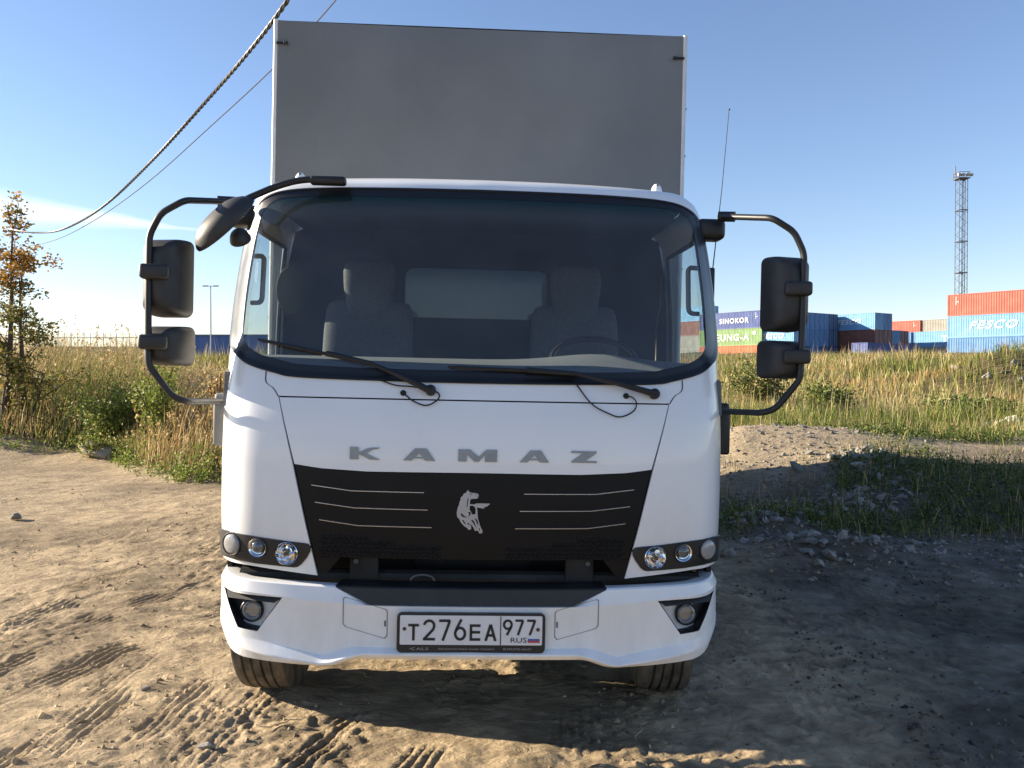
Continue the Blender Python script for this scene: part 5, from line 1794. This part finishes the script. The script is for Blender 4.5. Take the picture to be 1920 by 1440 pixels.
# leaning pale stalks standing above the rest
k = rng.choice(len(xy), 2600, replace=False)
k = k[(dep[k] > 1.0) & (u2_[k] < -.40)]
L.append(blades(place(xy[k]), rng.uniform(1.0, 1.75, len(k)), rng.uniform(.012, .02, len(k)), rng.uniform(.25, .6, len(k)), rng.normal(.2, .35, len(k)), pick(rng, len(k), [BEIGE, STRAW], [2, 1])))
k2 = rng.choice(len(xy), 4200, replace=False)
k2 = k2[dep[k2] > .6]
hk, lk = h[k2], ln_[k2]
tipP = place(xy[k2]) + np.stack([np.cos(az_[k2]) * hk * lk * .9, np.sin(az_[k2]) * hk * lk * .9, hk * (1 - .175 * lk) * .95], -1)
tipP = np.repeat(tipP, 7, 0) + rng.normal(size=(len(k2) * 7, 3)) * [.014, .014, .035]
L.append(leaves(tipP, rng.uniform(.03, .06, len(tipP)), pick(rng, len(tipP), [BEIGE, RUSTY, STRAW], [2, 2, 2]), rng, 1.5))
o = tris_mesh('tall_dry_grass', *merge(L), M_GRASS)
tag(o, 'tall dry straw grass on the bank at left behind the track', 'grass', kind='stuff')
# low green weeds along the near edge of the bank
xy = np.stack([rng.uniform(-22, -2.1, 18000), rng.uniform(10.6, 17.5, 18000)], -1)
d_ = xy[:, 1] - veg_edge(xy[:, 0])
keepm = (d_ > -.15) & (d_ < 1.5)
xy = clumpy(xy[keepm], .8, .0, rng, 87)
b_ = place(xy)
rep_ = 16
P_ = np.repeat(b_, rep_, 0) + rng.normal(size=(len(b_) * rep_, 3)) * [.05, .05, 0]
P_[:, 2] += np.abs(rng.normal(size=len(P_))) * .14
green = np.repeat(fbm(xy[:, 0] * .7, xy[:, 1] * .7, 2, 88) > -.02, rep_)
cl = np.where(green[:, None], pick(rng, len(P_), [GREEN, LIME, LIME, OLIVE], [3, 3, 2, 1]), pick(rng, len(P_), [OLIVE, STRAW, GREEN, RUSTY], [3, 2, 2, 1]))
o = tris_mesh('low_weeds', *leaves(P_, rng.uniform(.02, .055, len(P_)), cl, rng, .9), M_LEAF)
tag(o, 'low green leafy weeds along the edge of the sand at left', 'weeds', kind='stuff')
# right: grass beyond the gravel bank, and the whole far field
rng = np.random.default_rng(22)
L = []
n = 128000
Y2 = 12.9 + 34 * rng.random(n) ** 1.35
X2 = rng.uniform(-1.02, 1.06, n) * Y2
xy = np.stack([X2, Y2], -1)
xy = xy[np.where(xy[:, 0] < -1.5, xy[:, 1] > veg_edge(xy[:, 0]) + 5, xy[:, 1] > 13.2)]
xy = xy[~((np.abs(xy[:, 0] + .2) < 1.9) & (xy[:, 1] < 13.6))]
dist = xy[:, 1]
patch = fbm(xy[:, 0] * .22, xy[:, 1] * .30, 3, 93)
tall = np.clip(.30 + .004 * (dist - 13), .25, .42) * (1 + .7 * sstep(.05, .2, patch))
cA = pick(rng, len(xy), [STRAW, BEIGE, OLIVE, LIME, RUSTY], [4, 2.5, 4, 2, .4])
cB = pick(rng, len(xy), [GREEN, LIME, OLIVE, DEEP], [3, 2.5, 3, 1])
cc = np.where((patch + rng.normal(size=len(xy)) * .07 > .02)[:, None], cB, cA)
cc = cc * (0.92 + .25 * vnoise(xy[:, 0] * .6, xy[:, 1] * .6, 95))[:, None]
red = (fbm(xy[:, 0] * .3, xy[:, 1] * .4, 2, 97) > .20) & (dist > 17)
cc[red] = cc[red] * .65 + np.array([.42, .19, .09]) * .35
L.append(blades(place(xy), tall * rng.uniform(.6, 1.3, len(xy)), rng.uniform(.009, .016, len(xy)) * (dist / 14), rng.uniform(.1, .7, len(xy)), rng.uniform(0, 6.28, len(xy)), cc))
k = rng.choice(len(xy), 8000, replace=False)
L.append(blades(place(xy[k]), tall[k] * rng.uniform(1.2, 2.1, len(k)), .008 * dist[k] / 14, rng.uniform(.05, .35, len(k)), rng.uniform(0, 6.28, len(k)), pick(rng, len(k), [BEIGE, STRAW, RUSTY], [3, 2, 1])))
# the crest of the rise against the sky line
n = 42000
Y2 = rng.uniform(34, 50, n); X2 = rng.uniform(-1.12, 1.12, n) * Y2
xy = np.stack([X2, Y2], -1)
L.append(blades(place(xy), rng.uniform(.22, .62, n) * (.6 + .9 * vnoise(X2 * .35, Y2 * .35, 99)), rng.uniform(.02, .045, n), rng.uniform(.1, .6, n), rng.uniform(0, 6.28, n), pick(rng, n, [STRAW, OLIVE, RUSTY, BEIGE, GREEN], [4, 3, 2, 2, 1])))
o = tris_mesh('field_grass', *merge(L), M_GRASS)
tag(o, 'dry and green meadow grass of the field behind the truck', 'grass', kind='stuff')
# weeds in the shade on the right bank
rng = np.random.default_rng(23)
xy = np.stack([rng.uniform(1.9, 14, 25000), rng.uniform(7.6, 13.4, 25000)], -1)
gate = fbm(xy[:, 0] * .55, xy[:, 1] * .55, 3, 101) + .14 * sstep(4.5, 6.5, xy[:, 0]) - .30 * np.exp(-((xy[:, 0] - 3.9) / 1.7) ** 2 - ((xy[:, 1] - 11.8) / .8) ** 2) - .25 * sstep(8.8, 7.9, xy[:, 1]) - .25 * np.exp(-((xy[:, 0] - 2.65) / .6) ** 2 - ((xy[:, 1] - 8.7) / .4) ** 2) - .25 * np.exp(-((xy[:, 0] - 3.85) / .8) ** 2 - ((xy[:, 1] - 9.35) / .45) ** 2)
xy = xy[gate + rng.normal(size=len(xy)) * .05 > .085]
b_ = place(xy)
P_ = np.repeat(b_, 6, 0) + rng.normal(size=(len(b_) * 6, 3)) * [.05, .05, 0]
P_[:, 2] += np.abs(rng.normal(size=len(P_))) * .065
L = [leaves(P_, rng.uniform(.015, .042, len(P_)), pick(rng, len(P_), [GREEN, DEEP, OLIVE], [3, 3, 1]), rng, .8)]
k = rng.choice(len(xy), len(xy) // 2, replace=False)
L.append(blades(b_[k], rng.uniform(.12, .38, len(k)), rng.uniform(.006, .011, len(k)), rng.uniform(.1, .7, len(k)), rng.uniform(0, 6.28, len(k)), pick(rng, len(k), [GREEN, OLIVE, STRAW, DEEP], [4, 3, 1, 3])))
xy = np.stack([rng.uniform(1.8, 9.5, 5200), rng.uniform(7.9, 13.2, 5200)], -1)
xy = clumpy(xy[xy[:, 1] > 8.3 - .25 * (xy[:, 0] - 3)], .9, .06, rng, 119)
L.append(blades(place(xy), rng.uniform(.06, .26, len(xy)), rng.uniform(.005, .009, len(xy)), rng.uniform(.1, .8, len(xy)), rng.uniform(0, 6.28, len(xy)), pick(rng, len(xy), [OLIVE, GREEN, STRAW], [3, 2, 2])))
o = tris_mesh('bank_weeds', *merge(L), M_LEAF)
tag(o, 'low dark green weeds in the truck shadow on the right bank', 'weeds', kind='stuff')

# shrubs one can tell apart
def shrub(x, y, r, h, pal, wts, label, seed, leaf=.05, n=2600, name='shrub', group=None):
    rg_ = np.random.default_rng(seed)
    s = empty(name, (x, y, tz(x, y) - .02))
    tag(s, label, 'shrub', group)
    tips, parts = [], []
    for k in range(9):
        a = rg_.uniform(0, 6.28); rr = r * rg_.uniform(.25, .9); hh = h * rg_.uniform(.5, .98)
        p = [Vector((0, 0, 0)), Vector((math.cos(a) * rr * .35, math.sin(a) * rr * .35, hh * .5)), Vector((math.cos(a) * rr, math.sin(a) * rr, hh))]
        parts.append(tube(spline(p, 4), [.018] * 4 + [.012] * 4 + [.006], 5))
        tips += [np.array(q) for q in spline(p, 6)[4:]]
    tips = np.array(tips)
    mesh('stems', *join(parts), mat('stem_' + str(seed), (.12, .085, .05), rough=.9), s)
    base = tips[rg_.choice(len(tips), n)]
    P = base + rg_.normal(size=(n, 3)) * [r * .20, r * .20, h * .10]
    P[:, 2] = np.clip(P[:, 2], .03, None)
    o = tris_mesh('foliage', *leaves(P, rg_.uniform(.6, 1.4, n) * leaf, pick(rg_, n, pal, wts), rg_, .7), M_LEAF, s)
    o['kind'] = 'stuff'
    return s
shrub(-7.2, 15.2, .75, 1.15, [LIME, GREEN, OLIVE], [3, 3, 1], 'bright green leafy bush below the left tree', 31, .05, 4200)
shrub(-6.0, 14.2, .42, 1.55, [LIME, LIME, GREEN], [3, 2, 1], 'upright lime green weed in front of the lower left mirror', 32, .05, 2600)
shrub(-10.6, 16.2, .9, .95, [GREEN, DEEP, OLIVE], [3, 2, 1], 'dark bush at the foot of the left tree by the picture edge', 33, .05, 4200)
shrub(-7.1, 14.1, .35, .42, [LIME, GREEN, STRAW], [3, 1, 1], 'small sprawling plant on top of the concrete lump', 34, .04, 1200)
shrub(-4.55, 13.0, .22, 1.25, [RUSTY, STRAW, OLIVE], [3, 2, 1], 'tall rust brown seed stalk just left of the lower mirror arm', 35, .045, 900)
shrub(6.2, 20.5, .95, 1.10, [OLIVE, DEEP, GREEN, STRAW], [3, 3, 2, 1], 'dark bush against the green container beside the cab', 36, .06, 6000)
shrub(6.7, 18.0, .85, .75, [GREEN, OLIVE, LIME, DEEP], [4, 3, 1, 2], 'mid green bush below the dark one beside the cab', 37, .06, 5500)
shrub(9.6, 17.5, 1.3, .55, [DEEP, GREEN, OLIVE], [3, 3, 2], 'wide dark green shrub in the middle of the sunny field', 38, .06, 6000)
shrub(12.6, 17.8, .8, .55, [DEEP, GREEN, OLIVE], [2, 3, 2], 'smaller dark green shrub right of the wide one in the field', 39, .06, 3500)
# pink-white flower heads over the weeds near the cab
FW = mat('flower_petal', (.62, .52, .56), rough=.8)
for k, (x, y, h_) in enumerate([(-4.35, 12.2, .95), (-4.15, 12.1, .80), (-4.0, 12.4, .62), (-4.55, 12.5, .88), (-3.75, 12.2, .70)]):
    fl = empty('flower', (x, y, tz(x, y)))
    tag(fl, 'small pale pink flower head among the weeds left of the cab', 'flower', 'pale flowers among the weeds')
    mesh('stem', *tube([(0, 0, 0), (.02, 0, h_ * .6), (.05, 0, h_)], .005, 4), mat('flower_stem', (.12, .15, .05), rough=.8) if k == 0 else bpy.data.materials['flower_stem'], fl)
    mesh('head', *lathe([(.0003, -.02), (.025, -.01), (.034, .004), (.022, .016), (.0003, .02)], 8, (.05, 0, h_), (.2, -.4, 1)), FW, fl)

# tree at the left edge
def tree(x, y, label):
    rg_ = np.random.default_rng(44)
    t = empty('young_tree', (x, y, tz(x, y) - .05))
    tag(t, label, 'tree')
    bark = mat('tree_bark', (.115, .085, .065), rough=.95, noise=(14, .6, 5))
    def curve(p0, d, L, bend, n=7):
        pts = [np.array(p0, float)]
        d = np.array(d, float); d /= np.linalg.norm(d)
        for k in range(n):
            d = d + rg_.normal(size=3) * bend + np.array([0, 0, .05])
            d /= np.linalg.norm(d)
            pts.append(pts[-1] + d * L / n)
        return pts
    trunks = [curve((-.30, 0, 0), (-.05, 0, 1), 3.9, .06), curve((.02, .1, 0), (.10, 0, 1), 3.2, .06), curve((.06, 0, 0), (.42, -.1, 1), 1.25, .10)]
    tips = []
    br = []
    for ti, tp in enumerate(trunks):
        mesh('trunk', *tube([Vector(p) for p in tp], list(np.linspace([.075, .065, .03][ti], .014, len(tp))), 7), bark, t)
        for k in range(1, len(tp)):
            for q in range(5 if ti < 2 else 1):
                a = rg_.uniform(0, 6.28)
                d = (math.cos(a) * .9, math.sin(a) * .9, rg_.uniform(.2, .9))
                f_ = k / len(tp)
                if ti == 2 and k < 4: continue
                b = curve(tp[k], d, rg_.uniform(.4, 1.25) * (1.1 - .45 * f_), .22, 5)
                br.append(tube([Vector(p) for p in b], list(np.linspace(.014, .004, len(b))), 4))
                tips += b[1:]
        tips += tp[-3:]
    o = mesh('branches', *join(br), bark, t)
    o['kind'] = 'stuff'
    tips = np.array(tips)
    n = 7600
    cen_ = tips[rg_.choice(len(tips), 330)] + rg_.normal(size=(330, 3)) * .05
    base = cen_[rg_.choice(330, n, p=(lambda q: q / q.sum())(rg_.uniform(.1, 1, 330) ** 1.5))]
    keep_ = rg_.random(n) < (.30 + .70 * sstep(.3, 1.3, base[:, 2]))
    base = base[keep_]
    P = base + rg_.normal(size=base.shape) * [.075, .075, .065]
    rusty = fbm(P[:, 0] * 1.3 + 4, P[:, 2] * 1.1, 2, 7) + .16 * sstep(2.4, 3.0, P[:, 2]) - .04
    ca = pick(rg_, len(P), [np.array([.21, .19, .05]), np.array([.14, .16, .045]), np.array([.26, .19, .06])], [3, 3, 2])
    cb = pick(rg_, len(P), [np.array([.40, .21, .04]), np.array([.46, .27, .05]), np.array([.25, .14, .05])], [3, 2, 2])
    C = np.where((rusty + rg_.normal(size=len(P)) * .06 > .08)[:, None], cb, ca)
    V, T, Cc = leaves(P, rg_.uniform(.04, .085, len(P)), C, rg_, .5)
    # rounder leaf
    o = tris_mesh('crown', V, T, Cc, M_LEAF, t)
    o['kind'] = 'stuff'
tree(-9.35, 15.9, 'thin young tree with rust and olive leaves at the left edge')
# pale round bush far behind it
shrub(-12.1, 22.0, .7, 1.5, [np.array([.26, .21, .15]), np.array([.20, .15, .10])], [2, 1], 'bare brownish bush behind the trunk of the left tree', 45, .05, 1800)

# ------------------------------------------------------------------ stones, rubble, clods
def rock_mesh(seed, flat=.7, sub=2, rough=.28):
    """angular broken stone: hull of a few random points"""
    rg_ = np.random.default_rng(seed)
    n = 9 + 5 * sub
    p = rg_.normal(size=(n, 3))
    p /= np.linalg.norm(p, axis=1)[:, None]
    p *= rg_.uniform(.36, .56, (n, 1)) * np.array([1.15, rg_.uniform(.6, .95), flat * rg_.uniform(.75, 1.1)])
    bm = bmesh.new()
    for q in p: bm.verts.new(q)
    bmesh.ops.convex_hull(bm, input=bm.verts)
    bmesh.ops.delete(bm, geom=[v for v in bm.verts if not v.link_faces], context='VERTS')
    bmesh.ops.bevel(bm, geom=bm.edges[:], offset=.018, segments=1, affect='EDGES')
    bmesh.ops.triangulate(bm, faces=bm.faces)
    me = bpy.data.meshes.new('rubble_stone')
    bm.to_mesh(me); bm.free()
    me.polygons.foreach_set('use_smooth', [False] * len(me.polygons))
    return me
M_STONE = mat('limestone_rubble', (.30, .285, .26), rough=.9, noise=(7, .65, 6), bump=(25, .4, .02), obj_rand=.3)
ROCKS = [rock_mesh(k) for k in range(8)]
for r_ in ROCKS: r_.materials.append(M_STONE)
def stones(n, gen, size, label, group, seed):
    rg_ = np.random.default_rng(seed)
    for k in range(n):
        x, y = gen(rg_)
        s = size(rg_)
        o = bpy.data.objects.new('rubble_stone', ROCKS[rg_.integers(8)])
        COL.objects.link(o)
        o.location = (x, y, tz(x, y) + s * .10)
        o.scale = (s * rg_.uniform(.8, 1.3), s, s * rg_.uniform(.8, 1.2))
        o.rotation_euler = (rg_.normal() * .35, rg_.normal() * .35, rg_.uniform(0, 6.28))
        tag(o, label, 'stone', group)
nrm2 = lambda cx, cy, sx_, sy_: (lambda g: (g.normal(cx, sx_), g.normal(cy, sy_)))
lsz = lambda lo, hi: (lambda g: lo * (hi / lo) ** (g.random() ** 1.6))
stones(75, nrm2(4.5, 10.85, .30, .36), lsz(.07, .22), 'grey broken stone heaped on the shaded flank of the gravel mound', 'stones on the flank of the gravel mound', 61)
stones(45, nrm2(2.65, 8.7, .34, .18), lsz(.07, .19), 'grey stone of the shaded row close beside the truck', 'stones in the row beside the truck', 62)
stones(80, nrm2(2.9, 7.55, .40, .30), lsz(.05, .17), 'grey stone of the shaded heap nearest the camera on the right', 'stones in the nearest shaded heap', 63)
stones(55, nrm2(3.85, 9.35, .48, .26), lsz(.06, .18), 'grey stone scattered between the two shaded heaps', 'stones scattered between the shaded heaps', 64)
stones(30, nrm2(3.7, 12.0, .9, .4), lsz(.05, .12), 'pale small stone on the sunlit gravel mound', 'small stones on the sunlit mound', 65)
stones(14, nrm2(15.0, 24.2, 1.0, .6), lsz(.2, .45), 'dark clod on the earth heap at the right edge', 'clods on the far earth heap', 66)
# small clods strewn over the track, too many to count
rng = np.random.default_rng(70)
ico = rock_mesh(90, .8, 1)
IV = np.array([v.co[:] for v in ico.vertices]); IT = np.array([tuple(p.vertices) for p in ico.polygons])
def clods(n, xy, size, cols, name, label, m):
    P = place(xy)
    ang = rng.uniform(0, 6.28, n)
    ca, sa = np.cos(ang), np.sin(ang)
    S3 = size[:, None] * rng.uniform(.6, 1.3, (n, 3))
    V = IV[None] * S3[:, None]
    V = np.stack([V[..., 0] * ca[:, None] - V[..., 1] * sa[:, None], V[..., 0] * sa[:, None] + V[..., 1] * ca[:, None], V[..., 2]], -1) + P[:, None] + [0, 0, .02]
    T = (IT[None] + (np.arange(n) * len(IV))[:, None, None]).reshape(-1, 3)
    o = tris_mesh(name, V.reshape(-1, 3), T, np.repeat(cols, len(IV), 0), m)
    tag(o, label, 'soil', kind='stuff')
M_CLOD = mat('soil_clod', (.3, .2, .1), rough=.95, spec=.1, col_attr='Col', noise=(40, .7, 4))
n = 5200
Yc = 2.9 + 9 * rng.random(n) ** 1.7
Xc = np.where(rng.random(n) < .8, rng.uniform(-.64, .2, n), rng.uniform(-.64, .64, n)) * (Yc + .2)
xyc = np.stack([Xc, Yc], -1)
kk = fbm(Xc * 1.3, Yc * 1.3, 3, 111) + rng.normal(size=n) * .08 > -.02
xyc = xyc[kk]
sz = .006 + .026 * rng.random(len(xyc)) ** 5 + .006 * rng.random(len(xyc))
isg = (xyc[:, 0] > 1.5)[:, None]
clods(len(xyc), xyc, sz * (1 + .06 * xyc[:, 1]), np.where(isg, pick(rng, len(xyc), [GREY * 1.4, GREY], [1, 1]), pick(rng, len(xyc), [SAND, DARKS * 1.2, PALE], [4, 2, 1])), 'soil_clods', 'small clods and crumbs of dry soil strewn over the track', M_CLOD)
n = 6500
Yc = 2.95 + 5.6 * rng.random(n) ** 1.3
xyc = np.stack([rng.uniform(.12, .66, n) * Yc + .5, Yc], -1)
xyc = xyc[(fbm(xyc[:, 0] * 1.6, xyc[:, 1] * 1.6, 3, 113) + rng.normal(size=n) * .06 > .02)]
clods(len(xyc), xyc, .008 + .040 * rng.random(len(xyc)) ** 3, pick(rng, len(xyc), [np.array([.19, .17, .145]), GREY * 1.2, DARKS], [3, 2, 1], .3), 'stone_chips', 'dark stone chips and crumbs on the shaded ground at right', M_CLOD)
n = 4200
xyc = np.stack([rng.normal(3.5, 1.4, n), rng.normal(9.3, 1.9, n)], -1)
xyc = xyc[(xyc[:, 0] > 1.9) & (xyc[:, 1] > 6.4) & (xyc[:, 1] < 13)]
clods(len(xyc), xyc, .02 + .06 * rng.random(len(xyc)) ** 3, pick(rng, len(xyc), [np.array([.30, .28, .25]), GREY * 1.5, PALE * .8], [2, 1, 1]), 'gravel', 'fine gravel between the stones on the right bank', M_CLOD)
# single lumps in the foreground
for k, (x, y, s, lab) in enumerate([(-1.245, 3.40, .055, 'fist-sized clod with a long shadow at the bottom edge'), (-1.75, 3.98, .035, 'small dark clod in the middle of the foreground tyre prints'),
                                    (-5.1, 8.6, .14, 'dark lump of soil alone on the pale track at left'), (-5.75, 8.3, .16, 'flat dark lump at the left edge of the track'), (-3.05, 9.3, .12, 'pale stone on the track before the green weeds')]):
    o = bpy.data.objects.new('soil_lump', ROCKS[k])
    COL.objects.link(o)
    o.location = (x, y, tz(x, y) + s * .2); o.scale = (s * 1.3, s, s)
    o.rotation_euler = (0, 0, k)
    tag(o, lab, 'lump')
# concrete lump half buried in the weeds
me_c = rock_mesh(207, .62, 4)
me_c.name = 'concrete_lump'
me_c.materials.append(mat('weathered_concrete', (.34, .32, .28), rough=.95, noise=(9, .6, 6), bump=(14, .8, .05)))
o = bpy.data.objects.new('concrete_lump', me_c)
COL.objects.link(o)
o.location = (-7.0, 14.15, tz(-7.0, 14.15) + .10); o.rotation_euler = (R(8), R(10), R(-18)); o.scale = (.68, .5, .55)
tag(o, 'broken grey concrete lump half buried at the edge of the weeds', 'concrete lump')
# crumpled pale sheet lying in the field
A = []
rg_ = np.random.default_rng(5)
for i in range(12):
    A.append([(i * .055, j * .05, .06 + .10 * math.sin(i * .5) * math.sin(j * .7 + i * .3) + rg_.normal() * .02 + .012 * i) for j in range(9)])
v, f = grid(np.array(A))
o = mesh('plastic_sheet', v, f, mat('pale_sheet', (.60, .57, .52), rough=.6), None, sharp=None)
o.location = (8.75, 15.2, tz(8.75, 15.2) + .05); o.rotation_euler = (0, 0, R(15))
tag(o, 'crumpled off-white plastic sheet lying in the sunny grass', 'plastic sheet')
# dry twigs on the sand
M_TWIG = mat('dry_twig', (.42, .32, .20), rough=.9)
rng = np.random.default_rng(77)
for k, (x, y) in enumerate([(-1.55, 5.35), (-2.65, 7.2), (-3.3, 7.4), (-.75, 4.25), (.55, 3.62), (-2.2, 8.2), (-1.0, 3.6)]):
    a = rng.uniform(0, 3.14); l = rng.uniform(.05, .14)
    pts = [Vector((math.cos(a) * l * t + .01 * math.sin(t * 7), math.sin(a) * l * t, .006 + .008 * math.sin(t * 3))) for t in np.linspace(-1, 1, 6)]
    o = mesh('dry_twig', *tube(pts, [.002, .003, .0035, .003, .003, .0015], 5), M_TWIG)
    o.location = (x, y, tz(x, y) + .004)
    tag(o, 'thin pale twig lying on the sand', 'twig', 'twigs strewn on the sand')
